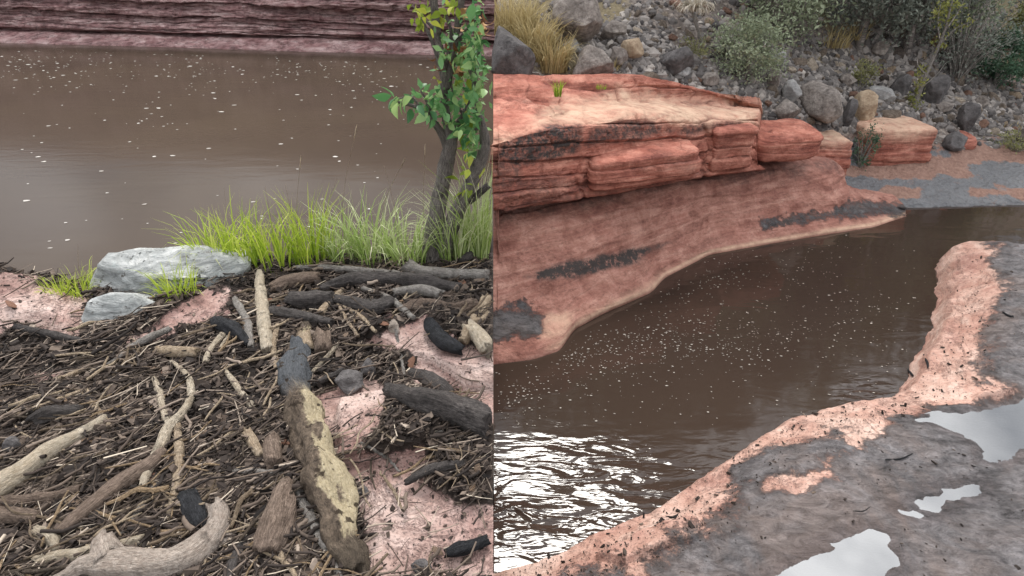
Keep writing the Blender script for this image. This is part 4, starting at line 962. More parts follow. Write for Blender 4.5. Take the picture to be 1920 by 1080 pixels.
tp = np.linspace(-.5, .5, 4)
bend = rng.normal(0, .07, n)
P = np.stack([x[:, None]+ln[:, None]*(tp*np.cos(az)[:, None]-bend[:, None]*(tp**2)*2*np.sin(az)[:, None]), y[:, None]+ln[:, None]*(tp*np.sin(az)[:, None]+bend[:, None]*tp**2*2*np.cos(az)[:, None]), np.zeros((n, 4))], -1)
P[..., 0] = np.minimum(P[..., 0], -.004)
P[..., 2] = zL(x, y)[:, None]+rng.uniform(.008, .045, n)[:, None]+rng.normal(0, .12, n)[:, None]*tp*ln[:, None]
rr = np.exp(rng.normal(math.log(.0019), .42, n)).clip(.0008, .0052)*(.5+ln*6).clip(.6, 1.3)
V, F = strips(P, rr, rr*.6)
o = link('twig_litter', mesh_np('twig_litter', V, F, True, {'tint': np.repeat(.12+.88*rng.beta(1.4, 1.4, n), 12)}), m=CHIPS); tag(o, kind='stuff')
n = 1300      # short broken sticks in the same heap
x, y = scatter_bank(n, 15, .03); ln = np.exp(rng.normal(math.log(.11), .4, n)).clip(.04, .24); az = np.where(rng.uniform(size=n) < .55, rng.normal(.75, .5, n), rng.uniform(0, 3.14, n))
tp = np.linspace(-.5, .5, 5); jg = rng.normal(0, .05, (n, 5)); lx = np.minimum(x, -.02-np.abs(np.cos(az))*ln*.5)
P = np.stack([lx[:, None]+ln[:, None]*(tp*np.cos(az)[:, None]-jg*np.sin(az)[:, None]), y[:, None]+ln[:, None]*(tp*np.sin(az)[:, None]+jg*np.cos(az)[:, None]), np.zeros((n, 5))], -1)
P[..., 2] = zL(x, y)[:, None]+rng.uniform(.012, .05, n)[:, None]+rng.normal(0, .16, n)[:, None]*tp*ln[:, None]
rr = np.exp(rng.normal(math.log(.0048), .35, n)).clip(.0028, .011); V, F = strips(P, rr, rr*.75, 6)
o = link('broken_stick_litter', mesh_np('broken_stick_litter', V, F, True, {'tint': np.repeat(.03+.90*rng.beta(1.2, 2.3, n), 30)}), m=CHIPS); tag(o, kind='stuff')
# prototypes shared by countable sticks
protos = []
for i in range(18):
    r = np.random.default_rng(900+i); ln = r.uniform(.14, .40); rad = r.choice([.003, .004, .005, .006, .009])
    pts = [(t*ln, r.normal(0, .032*ln), abs(r.normal(0, .006))) for t in np.linspace(-.5, .5, 5)]
    parts = [tube_geo(pts, [rad*q for q in (.75, 1, .95, .85, .6)], 7, 16, .12, 900+i)]
    if i % 3 == 0:
        b = np.array(pts[2]); dr = np.array([.35*ln, r.choice([-1, 1])*.22*ln, .02])
        parts.append(tube_geo([b, b+dr*.5, b+dr], [rad*.8, rad*.6, rad*.4], 6, 8, .1, 950+i))
    protos.append(tube_mesh('stick', parts)); protos[-1].materials.append(W_STICK); protos[-1]['len'] = ln; protos[-1]['rad'] = rad
x, y = scatter_bank(290, 21, .02)
for i in range(290):
    z = float(zL(x[i], y[i])); o = link('stick', protos[i % 18], loc=(min(x[i], -.12), y[i], z+random.uniform(.018, .045)))
    a = random.gauss(.8, .5) if random.random() < .6 else random.uniform(0, 6.28)
    o.rotation_euler = (random.uniform(0, 6.28) if False else 0, random.gauss(0, .1), a); s = random.uniform(.55, 1.05); o.scale = (s, s, s)
    if abs(math.cos(a))*.2*s > -o.location.x-.02: o.location.x = -abs(math.cos(a))*.22*s-.02
    tn = random.choices(['dark', 'grey', 'tan', 'pale'], [3, 4, 3, 3])[0]; o.color = (*TONES[tn], 1)
    u_, v_ = (float(q) for q in proj(np.array(o.location))); L3 = protos[i % 18]['len']*s; rd = protos[i % 18]['rad']
    tag(o, single_out('long' if L3 > .24 else 'short' if L3 < .15 else '', ('thick ' if rd > .0055 else 'thin ')+tn, 'forked stick' if i % 18 % 3 == 0 else 'stick', u_, v_, MARKS_L, 'behind', 'in front of'), 'stick', 'loose sticks in the bark litter')
bprot = []
for i in range(8):
    Vr, F = rock_geo(2, 700+i, 8, .14, .5)
    bprot.append(mesh_np('bark_piece', Vr*np.array([1, random.uniform(.4, .7), random.uniform(.14, .3)]), F, False)); bprot[-1].materials.append(mat_wood('bark_chunk_wood', (.10, .075, .06), (.36, .27, .205), .5, .3, rnd=.95) if i == 0 else bprot[0].materials[0])
x, y = scatter_bank(150, 31, .06)
for i in range(150):
    s = random.uniform(.022, .055); o = link('bark_piece', bprot[i % 8], loc=(min(x[i], -.06), y[i], float(zL(x[i], y[i]))+.02)); o.scale = (s, s, s)
    o.rotation_euler = (random.gauss(0, .35), random.gauss(0, .35), random.uniform(0, 6.28))
    u_, v_ = (float(q) for q in proj(np.array(o.location))); tn = random.choices(['dark', 'grey', 'tan', 'red brown'], [3, 3, 2, 3])[0]; o.color = (*TONES[tn], 1)
    tag(o, single_out('large' if s > .045 else 'small' if s < .03 else '', tn, 'bark chunk', u_, v_, MARKS_L, 'behind', 'in front of'), 'bark', 'bark chunks in the litter')

# --- grass
def blades(n, base_r, h, lean, width, seed, tint=(.0, 1.), curl=1.2, dirx=0., hvar=.35, bx=1., drytip=.25):
    r = np.random.default_rng(seed); a = r.uniform(0, 6.28, n); rr = base_r*np.sqrt(r.uniform(size=n))
    b = np.stack([rr*np.cos(a)*bx, rr*np.sin(a), 0*a], -1)
    la = a+r.normal(0, .7, n); ln = h*(1-hvar*r.beta(1.3, 1.3, n)*1.6).clip(.25); le = np.abs(r.normal(lean, lean*.5, n))
    t = np.linspace(0, 1, 5)[None]
    ang = le[:, None]*(1+curl*t*t)*t
    ds = ln[:, None]/4
    hx = np.concatenate([np.zeros((n, 1)), np.cumsum(np.sin(ang[:, 1:])*ds, 1)], 1); hz = np.concatenate([np.zeros((n, 1)), np.cumsum(np.cos(ang[:, 1:])*ds, 1)], 1)
    P = np.stack([b[:, :1]+hx*np.cos(la)[:, None]+dirx*hz*.3, b[:, 1:2]+hx*np.sin(la)[:, None], hz], -1)
    fa = r.uniform(0, 6.28, n); S = np.stack([np.cos(fa), np.sin(fa), 0*fa], -1)
    wd = width*r.uniform(.6, 1.2, n)[:, None]*np.array([.75, 1, .85, .55, .06])[None]
    V = np.stack([P-S[:, None]*wd[..., None], P+S[:, None]*wd[..., None]], 2)
    F = grid_faces(5, 2); F = (F[None]+10*np.arange(n)[:, None, None]).reshape(-1, 4)
    tn = (tint[0]+(tint[1]-tint[0])*r.beta(2, 2, n))[:, None]+np.array([-.2, -.08, 0, .08, drytip])[None]
    return V.reshape(-1, 3), F, np.repeat(tn.clip(0, 1).ravel(), 2)
def onRim(u, v): return at(u, v, z=.98)
def tuft(u, v, hpx, wpx, n, m, label, seed, ground, lean=.35, width=.003, tint=(.2, .8), name='grass_tuft', group=None, cat='grass', bx=1., curl=1.2, drytip=.25, hvar=.35):
    p = ground(u, v); dep = depth_of(p)
    V, F, t = blades(n, wpx*dep/FPX/2, hpx*dep/FPX*1.12, lean, width, seed, tint, bx=bx, curl=curl, drytip=drytip, hvar=hvar)
    if ground in (onL, onRim): V[:, 0] = np.minimum(V[:, 0], -.006-p.x)
    else: V[:, 0] = np.maximum(V[:, 0], .01-p.x)
    o = link(name, mesh_np(name, V, F, True, {'tint': t}), loc=(p.x, p.y+.02, p.z-.02), m=m); return tag(o, label, cat, group)
TG = [(395, 512, 118, 50, 70, GRASS, 'grass blades leaning left behind the white rock', .36), (412, 508, 135, 70, 90, GRASS, 'bright green grass tuft leaning over the white rock', .55), (460, 502, 135, 84, 110, GRASS, 'bright green grass tuft right of the white rock', .36), (520, 496, 128, 84, 95, GRASS, 'yellow green grass tuft in the middle of the rim', .38),
      (585, 494, 148, 76, 110, GRASS, 'tall bright grass tuft above the thin grey pole', .3), (640, 492, 135, 60, 85, GRASS2, 'mixed green grass tuft with dry blades above the pole', .4),
      (700, 492, 155, 80, 140, GRASS2, 'fine grey green arching grass clump left of the tree', .62), (760, 492, 130, 80, 120, GRASS2, 'fine grass clump against the left foot of the tree', .5),
      (855, 490, 165, 60, 150, GRASS2, 'fine grass clump right of the tree fork', .45), (897, 488, 210, 40, 170, GRASS2, 'tall fine grass clump at the right end of the rim', .35)]
for i, (u, v, h, w_, n, m_, lab, ln) in enumerate(TG):
    tuft(u, v, h, w_, n, m_, lab, 40+i, onL if u > 465 else onRim, ln, 4.6e-3 if m_ is GRASS else .0042, (.1, .92))
tuft(148, 556, 72, 70, 120, GRASS, 'low yellow green grass tuft left of the white rock', 61, onL, .6, .003, (.35, .9))
tuft(100, 548, 38, 50, 60, GRASS, 'sparse small grass sprig behind the pink boulder', 62, onL, .5, .0025, (.4, .95))
tuft(332, 560, 88, 66, 100, GRASS, 'grass tuft growing in front of the white rock', 63, onL, .5, .003, (.3, .85))
# seed stalks
for i, (u0, v0, u1, v1, hd) in enumerate([(640, 492, 668, 240, 1), (560, 492, 535, 345, 0), (600, 492, 632, 335, 0), (755, 492, 720, 310, 0), (795, 488, 797, 275, 1), (520, 490, 497, 350, 0), (700, 490, 758, 300, 1), (560, 492, 564, 296, 1), (155, 552, 146, 460, 0), (440, 500, 420, 352, 0)]):
    p = onL(u0, v0); q = at(u1, v1, y=p.y+.1); mid = (p+q)/2+Vector(((q.x-p.x)*-.15, 0, .03))
    parts = [tube_geo([p, mid, q], [.0013, .0011, .0008], 4, 10, 0, i)]
    if hd:
        a = mid.lerp(q, .8); parts.append(tube_geo([a, a.lerp(q, .5), q, q+(q-a)*.25], [.001, .0034, .0040, .001], 5, 8, .3, i, 40))
    o = link('seed_stalk', tube_mesh('seed_stalk', parts, p), loc=p, m=W_TAN)
    tag(o, ['tallest thin seed stalk with drooping head over the pool', 'thin bare grass stalk above the yellow green tuft', 'thin bare stalk beside the tall bright tuft', 'thin stalk leaning left near the fine arching clump', 'upright seed stalk just left of the tree trunk', 'thin stalk above the middle of the rim', 'seed stalk leaning right near the fine arching clump', 'upright seed stalk above the yellow green tuft', 'lone thin stalk left of the white rock', 'thin stalk above the tuft right of the white rock'][i], 'grass stalk')

def crown_geo(rad, nclump, nleaf, leaf, seed, spread=.2, low=-.5, hang=0.):
    r = np.random.default_rng(seed); d = r.normal(size=(nclump, 3)); d /= np.linalg.norm(d, axis=1, keepdims=True)
    c = d*np.cbrt(r.uniform(.08, 1, nclump))[:, None]; c = c[c[:, 2] > low]; nclump = len(c)
    i = r.integers(0, nclump, nleaf); cs = r.uniform(.6, 1.4, nclump)
    q = c[i]+r.normal(0, spread, (nleaf, 3))*cs[i][:, None]*np.array([1, 1, .8]); q = q*np.asarray(rad)
    A = r.normal(size=(nleaf, 3)); A[:, 2] -= hang; A /= np.linalg.norm(A, axis=1, keepdims=True); B = np.cross(A, r.normal(size=(nleaf, 3))); B /= np.linalg.norm(B, axis=1, keepdims=True)
    l = leaf*r.uniform(.6, 1.4, nleaf)[:, None]
    V = np.stack([q-A*l, q+B*l*.42, q+A*l, q-B*l*.42], 1)
    ctint = r.beta(2, 2, nclump)
    t = (ctint[i]*.65+.35*r.uniform(size=nleaf)).clip(0, 1)
    return V.reshape(-1, 3), (np.arange(4)[None]+4*np.arange(nleaf)[:, None]), np.repeat(t, 4), c*np.asarray(rad)
# --- tree on the rim
base = onL(815, 488)
TY_ = base.y+.02
tree = empty('tree', (base.x, TY_, base.z-.03), 'young tree with forked mottled trunk and green leaves on the pool rim', 'tree')
def tb(name, pl, m, seed, sides=12, rough=.1, parent=tree, dy=0.):
    P, r = [], []
    for q in pl:
        p = at(q[0], q[1], y=TY_+dy+(q[3] if len(q) > 3 else 0)); P.append(p); r.append(q[2]*depth_of(p)/FPX)
    return link(name, tube_mesh(name, [tube_geo(P, r, sides, rough=rough, seed=seed)], parent.location), parent=parent, m=m)
tb('trunk', [(806, 505, 24), (810, 460, 19), (820, 400, 16), (830, 345, 15), (840, 295, 14), (846, 262, 12), (838, 225, 9), (833, 180, 8), (832, 130, 8), (822, 75, 7), (813, 0, 7), (808, -90, 7), (815, -220, 5)], BARKT, 1001, 16, .12)
tb('trunk', [(820, 505, 22), (836, 455, 18), (852, 410, 15), (872, 365, 13), (898, 312, 12), (909, 270, 10), (904, 235, 7), (892, 190, 4), (884, 140, 3), (880, 80, 2)], BARKT, 1002, 16, .12)
for i, pl in enumerate([[(838, 165, 7), (848, 110, 7), (857, 55, 6), (866, 0, 6), (872, -90, 6)], [(838, 275, 9), (822, 240, 7), (790, 205, 4), (742, 190, 2.5)], [(845, 255, 8), (868, 215, 5), (890, 160, 4), (900, 80, 2.5)],
                        [(842, 262, 8), (872, 245, 5), (900, 240, 3)], [(833, 150, 6), (815, 90, 4), (795, 45, 3), (782, 20, 2)], [(852, 85, 4), (880, 50, 3), (905, 20, 2)], [(868, 388, 5), (892, 368, 7), (916, 347, 6)],
                        [(835, 130, 4), (846, 62, 3), (832, 20, 2)], [(858, 420, 4), (872, 360, 3), (888, 300, 2)], [(790, 205, 3), (770, 182, 2), (738, 188, 1.2)], [(815, 232, 4), (800, 190, 2.5), (788, 168, 1.2)], [(868, 215, 3), (850, 180, 2), (846, 140, 1.2)], [(890, 160, 3), (875, 120, 2), (860, 100, 1.2)], [(880, 190, 3), (900, 205, 2), (906, 235, 1.2)], [(832, 120, 3), (850, 90, 2), (880, 78, 1.2)], [(818, 60, 3), (790, 30, 2), (772, 10, 1.2)]]):
    tb('branch', pl, BARKT if i != 6 else W_DARK, 1010+i, 8, .1)
log('fallen_branch', [[(858, 494, 5), (885, 474, 9), (900, 455, 10), (917, 430, 9, .08)]], W_DARK, 'dark fallen branch leaning right of the tree foot', 'branch', 10, .15)
def leaf_mesh(seed, ratio, pointed=1., droop=.35):
    r = np.random.default_rng(seed); t = np.linspace(0, 1, 6); wd = ratio*np.array([.04, .62, 1., .86, .5, .02])*.5
    a = droop*t*r.uniform(.6, 1.4); xx = t*np.cos(a); zz = -t*np.sin(a); sw = .08*r.normal()*t*t
    V = []
    for i in range(6):
        V += [(xx[i], sw[i]+wd[i], zz[i]+wd[i]*.35), (xx[i], sw[i], zz[i]), (xx[i], sw[i]-wd[i], zz[i]+wd[i]*.35)]
    return mesh_np('leaf', np.array(V), grid_faces(6, 3), True, {'tint': np.full(18, r.uniform(.05, 1.))})
LG = [leaf_mesh(i, .52) for i in range(7)]; LY = [leaf_mesh(20+i, .55) for i in range(5)]; LB = [leaf_mesh(40+i, .45, 1, 1.1) for i in range(5)]
for q, m_ in ((LG, LEAFG), (LY, LEAFY), (LB, LEAFB)):
    for me in q: me.materials.append(m_)
def leaves(uc, vc, ru, rv, n, meshes, size, hang=.5, left=False):
    for i in range(n):
        a = random.uniform(0, 6.28); q = math.sqrt(random.random()); u = min(uc+ru*q*math.cos(a), 908); v = vc+rv*q*math.sin(a)
        p = at(u, v, y=TY_+random.uniform(-.22, .16)); s = size*random.uniform(.7, 1.2)*depth_of(p)/FPX
        o = link('leaf', random.choice(meshes), parent=tree, loc=p-tree.location); o.scale = (s, s*random.uniform(.75, 1.1), s)
        yaw = random.uniform(2.2, 4.6) if left else (random.uniform(0, 6.28)); 
        if u > 880 and math.cos(yaw) > 0: yaw = math.pi-yaw
        o.rotation_euler = (random.gauss(0, .9), random.gauss(hang, .7), yaw)
leaves(765, 184, 36, 14, 13, LG, 34, .35, True); leaves(815, 195, 46, 42, 34, LG, 28, .5); leaves(866, 165, 50, 105, 90, LG, 27, .5); leaves(880, 250, 30, 44, 20, LG, 27, .6); leaves(890, 70, 30, 80, 26, LG, 31, .5); leaves(862, 190, 50, 90, 16, LY, 30, .5)
leaves(795, 24, 38, 30, 32, LY, 24, .5); leaves(850, 8, 36, 16, 12, LY, 24, .5); leaves(885, 322, 28, 44, 16, LY, 24, .4)
leaves(852, 105, 24, 46, 15, LB, 30, 1.2); leaves(890, 40, 20, 46, 17, LB, 30, 1.2); leaves(826, 112, 16, 20, 6, LB, 24, 1.2)

# the small leaves between, too many to pick apart
Vs, Ts = [], []
for i, (u, v, ru, rv, nl) in enumerate([(885, 165, 24, 70, 150), (830, 195, 40, 34, 90), (890, 60, 18, 60, 110), (885, 250, 22, 40, 70), (850, 100, 30, 60, 70)]):
    p = at(u, v, y=TY_); s_ = depth_of(p)/FPX; Vc, _, tc_, _ = crown_geo((ru*s_, .18, rv*s_), 16, nl, .026, 480+i, .3, -2, .3); Vs.append(Vc+np.array(p-tree.location)); Ts.append(tc_)
V = np.concatenate(Vs); V[:, 0] = np.minimum(V[:, 0], -.006-tree.location.x)
o_ = link('foliage', mesh_np('foliage', V, np.arange(len(V)).reshape(-1, 4), False, {'tint': np.concatenate(Ts)}), parent=tree, m=LEAFG); o_['kind'] = 'stuff'
# --- foam on both waters
def foam(name, uv, zz, seed, smin, smax, grow=0.):
    r = np.random.default_rng(seed); n = len(uv); P = atn(uv[:, 0], uv[:, 1], z=zz)
    s = np.exp(r.normal(math.log((smin*smax)**.5), .45, n)).clip(smin, smax)
    th = np.linspace(0, 2*np.pi, 7, endpoint=False)
    rad = s[:, None]*r.uniform(.55, 1.2, (n, 7)); st = r.uniform(1, 1.9, n)
    ring = np.stack([P[:, :1]+rad*np.cos(th)*st[:, None], P[:, 1:2]+rad*np.sin(th), np.full((n, 7), zz-.001)], -1)
    cen = np.stack([P[:, 0], P[:, 1], zz+s*.22], -1)[:, None]
    V = np.concatenate([ring, cen], 1).reshape(-1, 3); i = np.arange(7); F = np.stack([np.full(7, 7), i, (i+1) % 7], 1)
    o = link(name, mesh_np(name, V, (F[None]+8*np.arange(n)[:, None, None]).reshape(-1, 3), True, {'tint': np.repeat(r.uniform(0, 1, n), 8)}), m=FOAM); tag(o, kind='stuff')
r = np.random.default_rng(77)
uv = np.concatenate([np.stack([r.uniform(0, 820, 170), 92+np.abs(r.normal(0, 70, 170))], 1), np.stack([r.uniform(0, 800, 90), r.uniform(95, 470, 90)], 1)]+
                    [np.stack([r.normal(c, 45, q), r.normal(d, 13, q)], 1) for c, d, q in ((70, 120, 45), (170, 115, 25), (360, 120, 35), (400, 150, 22), (550, 130, 45), (690, 155, 25), (640, 120, 14), (205, 150, 18), (20, 132, 18), (270, 225, 12))])
ok = (uv[:, 1] > 90+uv[:, 0]*.028) & (uv[:, 1] < 480) & (uv[:, 0] < 905)
foam('foam_flecks', uv[ok], .001, 78, .006, .032)
ln_ = lambda n, pts, sdv: (lambda t: np.stack([np.interp(t, np.linspace(0, 1, len(pts)), [p[0] for p in pts])+r.normal(0, sdv*1.6, n), np.interp(t, np.linspace(0, 1, len(pts)), [p[1] for p in pts])+r.normal(0, sdv, n)], 1))(r.uniform(0, 1, n))
uv = np.concatenate([ln_(380, [(930, 780), (1000, 720), (1120, 660), (1220, 620), (1330, 610)], 22), ln_(330, [(1050, 700), (1180, 660), (1330, 655), (1440, 640)], 26), ln_(220, [(1250, 560), (1380, 500), (1560, 500)], 22), ln_(260, [(1300, 640), (1450, 630), (1600, 600), (1720, 560)], 32), np.stack([r.uniform(930, 1740, 520), r.uniform(440, 800, 520)], 1)])
P = atn(uv[:, 0], uv[:, 1], z=0.)
wl = atn([p[0] for p in [(925, 684), (1000, 674), (1050, 657), (1076, 618), (1130, 588), (1222, 548), (1245, 522), (1330, 478), (1440, 458), (1550, 440), (1700, 406)]], [684, 674, 657, 618, 588, 548, 522, 478, 458, 440, 406], z=0.)
ok = (P[:, 0] > .02) & (P[:, 1] < np.interp(P[:, 0], wl[:, 0], wl[:, 1])-.06) & (polysd(P[:, 0], P[:, 1], EPOLY) < -.06)
FOAM = FOAM2
foam('foam_specks', uv[ok], .006, 79, .0018, .0065)

# ================================================================== OBJECTS, RIGHT SIDE
BL = [(962, 96, 84, 92, B_DARK, 'big smooth dark boulder at the left end of the ledge top'), (1112, 118, 78, 66, B_MID, 'grey rounded boulder right of the yellow grass'), (1082, 28, 96, 96, B_MID, 'large grey rock half buried in the upper slope'),
      (1072, 86, 34, 26, B_PALE, 'small pale block left of the grey rounded boulder'), (1536, 190, 88, 76, B_MID, 'largest grey pitted boulder in the rubble'), (1620, 197, 52, 56, B_TAN, 'tan cream boulder right of the largest pitted boulder'),
      (1476, 208, 52, 46, B_MID, 'rounded grey boulder left of the largest pitted boulder'), (1484, 170, 38, 42, B_PALE, 'blue grey block above the rounded grey boulder'), (1590, 210, 36, 50, B_DARK, 'dark block wedged between the pitted and tan boulders'),
      (1753, 168, 56, 56, B_DARK, 'smooth dark boulder right of the sapling'), (1815, 220, 46, 56, B_DARK, 'angular dark boulder at the foot of the rubble'), (1790, 264, 50, 34, B_DARK, 'dark slanted stone lying on the grey mud flat'),
      (1766, 200, 44, 24, B_MID, 'flat grey stone below the smooth dark boulder'), (1686, 158, 46, 38, B_DARK, 'dark purple boulder left of the sapling'), (1268, 112, 68, 48, B_DARK, 'dark low boulder beside the grey green bush'), (1654, 176, 52, 30, B_PALE, 'flat pale stone above the tan boulder'),
      (1279, 134, 34, 17, B_PALE, 'flat pale stone at the back of the ledge'), (1330, 148, 38, 26, B_MID, 'grey stone under the bush'), (1455, 112, 36, 32, B_PALE, 'pale block right of the bush'), (1451, 146, 28, 34, B_MID, 'upright grey stone below the pale block'),
      (1185, 90, 44, 36, B_TAN, 'tan boulder left of the dark low boulder'), (1150, 55, 50, 34, B_MID, 'grey stone under the dry slope'), (1160, 105, 36, 34, B_MID, 'grey brown stone beside the tan boulder'), (1590, 150, 34, 24, B_MID, 'grey stone over the largest pitted boulder'), (1648, 88, 38, 26, B_MID, 'grey stone under the dark trees'), (1840, 190, 30, 22, B_MID, 'round grey stone right of the smooth dark boulder')]
taken = []
MARKS_R = [(962, 96, 'big smooth dark boulder'), (1112, 118, 'grey rounded boulder'), (1082, 28, 'half buried rock'), (1536, 190, 'largest pitted boulder'), (1620, 197, 'tan cream boulder'), (1476, 208, 'rounded grey boulder'), (1484, 170, 'blue grey block'), (1753, 168, 'smooth dark boulder'), (1815, 220, 'angular dark boulder'), (1790, 264, 'dark slanted stone'), (1686, 158, 'dark purple boulder'), (1268, 112, 'dark low boulder'), (1654, 176, 'flat pale stone'), (1392, 95, 'grey green bush'), (1455, 112, 'pale block'), (1185, 90, 'tan boulder'), (1150, 55, 'grey stone under the slope'), (1714, 140, 'sapling'), (1862, 120, 'deep green bush'), (1612, 145, 'small olive bush'), (1285, 40, 'dead yucca'), (1690, 240, 'large cream topped block'), (1550, 240, 'cream topped slab'), (1905, 270, 'low olive shrub'), (1560, 70, 'reddish dry grass'), (1790, 100, 'tangled shrub'), (1280, 140, 'ledge top'), (1480, 60, 'grey green tree'), (1880, 210, 'rubble foot'), (1610, 100, 'dark dense tree')]
for i, (u, v, w_, h_, m_, lab) in enumerate(BL):
    o = rock('boulder', u, v, w_, h_, m_, lab, 300+i, onR, .85, 'boulder', 4, 20, rough=.13, sink=.3, lo=.52, tilt=.5); taken.append((u, v, (w_+h_)/4))
bp = []
for i in range(14):
    Vr, F = rock_geo(3, 800+i, 18, .12, .48); Vr = Vr*np.array([1, random.uniform(.7, .95), random.uniform(.55, .85)]); bp.append(mesh_np('stone', Vr, F, True)); bp[-1].materials.append(B_GREY)
RUB = [([(1060, 60), (1200, 50), (1300, 110), (1440, 120), (1450, 225), (1300, 165), (1120, 135)], .8), ([(1430, 90), (1560, 80), (1700, 50), (1930, 180), (1930, 275), (1830, 240), (1720, 220), (1480, 238), (1430, 190)], 1.), ([(1180, 10), (1420, 10), (1430, 110), (1280, 110)], .12)]
small = []
cnt = 0; tries = 0
while cnt < 270 and tries < 60000:
    tries += 1
    u = random.uniform(1050, 1935); v = random.uniform(5, 275)
    pr = max(k_ for p, k_ in RUB if float(polysd(u, v, p)) > 0) if any(float(polysd(u, v, p)) > 0 for p, k_ in RUB) else 0
    if random.random() > pr: continue
    s = min(26, max(6.5, random.lognormvariate(math.log(12.5), .38)))*(1 if cnt > 60 else 1.35)
    if any((u-a)**2+((v-b)*1.25)**2 < (.78*(s+q))**2 for a, b, q in taken): continue
    p = onR(u, v+s*.4)
    if p is None or p.x < .15: continue
    taken.append((u, v, s)); cnt += 1
    sc = s*depth_of(p)/FPX
    o = link('stone', bp[cnt % 14], loc=(p.x, p.y+sc*.4, p.z+sc*.25)); o.scale = (sc*random.uniform(.9, 1.25), sc, sc*random.uniform(.8, 1.1)); o.rotation_euler = (random.gauss(0, .4), random.gauss(0, .4), random.uniform(0, 6.28))
    tn = random.choices(['dark', 'grey', 'tan', 'pale', 'red brown'], [3, 5, 2, 2, 2])[0]; k_ = random.uniform(.85, 1.15); o.color = (*[c*k_ for c in TONES[tn]], 1)
    tag(o, single_out('large' if s > 14 else 'small' if s < 9 else '', tn, 'stone', u, v, MARKS_R), 'stone', 'loose stones of the rubble slope')
# gravel too small to pick apart
n = 11000
Vg, Fg = ICO[1]; r = np.random.default_rng(5)
uu = r.uniform(1000, 1990, 60000); vv = r.uniform(-10, 280, 60000)
pr = np.zeros(60000)
for p, k_ in RUB: pr = np.maximum(pr, k_*sstep(-25, 10, polysd(uu, vv, p)))
kk = r.uniform(size=60000) < pr*.8+.06; uu, vv = uu[kk][:n], vv[kk][:n]
kz = np.linspace(5, 22, 500); tt2 = (CV-vv)/FPX; D = np.stack([(uu-CU)/FPX, cp+tt2*sp, -sp+tt2*cp], -1)
hit = np.full(len(uu), np.nan)
for q in kz:
    Pq = D*q+np.array([0, 0, CAMZ]); below = (Pq[:, 2] < zR(Pq[:, 0], Pq[:, 1])) & np.isnan(hit); hit[below] = q
ok = ~np.isnan(hit) & (hit > 6); Pq = (D*hit[:, None]+np.array([0, 0, CAMZ]))[ok]; Pq = Pq[Pq[:, 0] > .12]; n = len(Pq)
s = np.exp(r.normal(math.log(.034), .45, n)).clip(.014, .075)
V = Vg[None]*(1+r.uniform(-.28, .2, (n, len(Vg), 1)))*(s[:, None]*r.uniform(.6, 1.2, (n, 3)))[:, None]+Pq[:, None]
k = M('loose_gravel', .9, .25); c = k.ramp(k.attr('tint'), [(0., (.05, .045, .045)), (.5, (.18, .162, .152)), (.85, (.32, .285, .26)), (1., (.50, .45, .40))]); c = k.mix(.4, c, k.ramp(k.noise(k.coord('Object'), 30, 3), [(.3, .3), (.62, .66)]), 'SOFT_LIGHT'); GRAV = k.done(c)
o = link('gravel', mesh_np('gravel', V.reshape(-1, 3), (Fg[None]+len(Vg)*np.arange(n)[:, None, None]).reshape(-1, 3), False, {'tint': np.repeat(r.beta(1.8, 2, n), len(Vg))}), m=GRAV); tag(o, kind='stuff')

# --- shrubs and trees: stems plus a crown of many small leaves in clumps
def bush(name, p, w_, h_, nleaf, leaf, m, label, cat, seed, nclump=60, stem_m=W_GREY, nst=14, lift=.42, stem_r=.008, trunk_r=0., spread=.2, group=None, part='foliage', low=-.75, hang=0.):
    root = empty(name, p, label, cat, group)
    V, F, t, cl = crown_geo((w_/2, w_/2*.9, h_/2), nclump, nleaf, leaf, seed, spread, low, hang)
    cz = h_*(lift+.06) if not trunk_r else h_*.5+lift
    link(part, mesh_np(part, V+np.array([0, 0, cz]), F, False, {'tint': t}), parent=root, m=m)
    r = np.random.default_rng(seed+1); parts = []
    if trunk_r:
        tp_ = np.array([r.normal(0, .05), 0, cz]); parts.append(tube_geo([(0, 0, -.1), tp_*.4+np.array([.05*r.normal(), 0, 0]), tp_], [trunk_r, trunk_r*.8, trunk_r*.55], 9, 14, .1, seed))
    for k_ in r.permutation(len(cl))[:nst]:
        e = cl[k_]+np.array([0, 0, cz]); b = np.array([r.normal(0, .03*w_), r.normal(0, .03*w_), -.03]) if not trunk_r else np.array([0, 0, cz*r.uniform(.45, .95)])
        mid = (b+e)/2+np.array([0, 0, .08*h_]); parts.append(tube_geo([b, mid, e], [stem_r, stem_r*.7, stem_r*.3], 5, 8, .1, seed+int(k_)))
    link('stem' if not trunk_r else 'trunk', tube_mesh('stem', parts), parent=root, m=stem_m)
    return root
def px_bush(name, u, v, wpx, hpx, *a, **k_):
    p = onR(u, v); dep = depth_of(p); s = dep/FPX
    return bush(name, p, wpx*s, hpx*s*1.05, *a, **k_)
px_bush('bush', 1392, 152, 124, 118, 5200, .020, F_GREY, 'grey green bush standing behind the ledge', 'bush', 11, 70, low=-.9)
px_bush('bush', 1862, 160, 110, 100, 3600, .026, F_GREEN, 'deep green bush at the right of the rubble', 'bush', 12, 50)
px_bush('bush', 1902, 105, 70, 110, 2600, .026, F_OLIVE, 'olive bush high at the right margin', 'bush', 13, 40)
px_bush('bush', 1612, 166, 50, 46, 700, .018, F_OLIVE, 'small olive bush amid the rubble', 'bush', 14, 24, spread=.25)
px_bush('bush', 1612, 312, 44, 74, 1100, .014, F_GREEN, 'small dark green shrub in the gap between the cream topped slabs', 'bush', 15, 30)
px_bush('bush', 1790, 150, 150, 170, 2600, .022, F_DARK, 'tangled bare grey shrub behind the sapling', 'bush', 16, 60, nst=60, stem_r=.011, spread=.26)
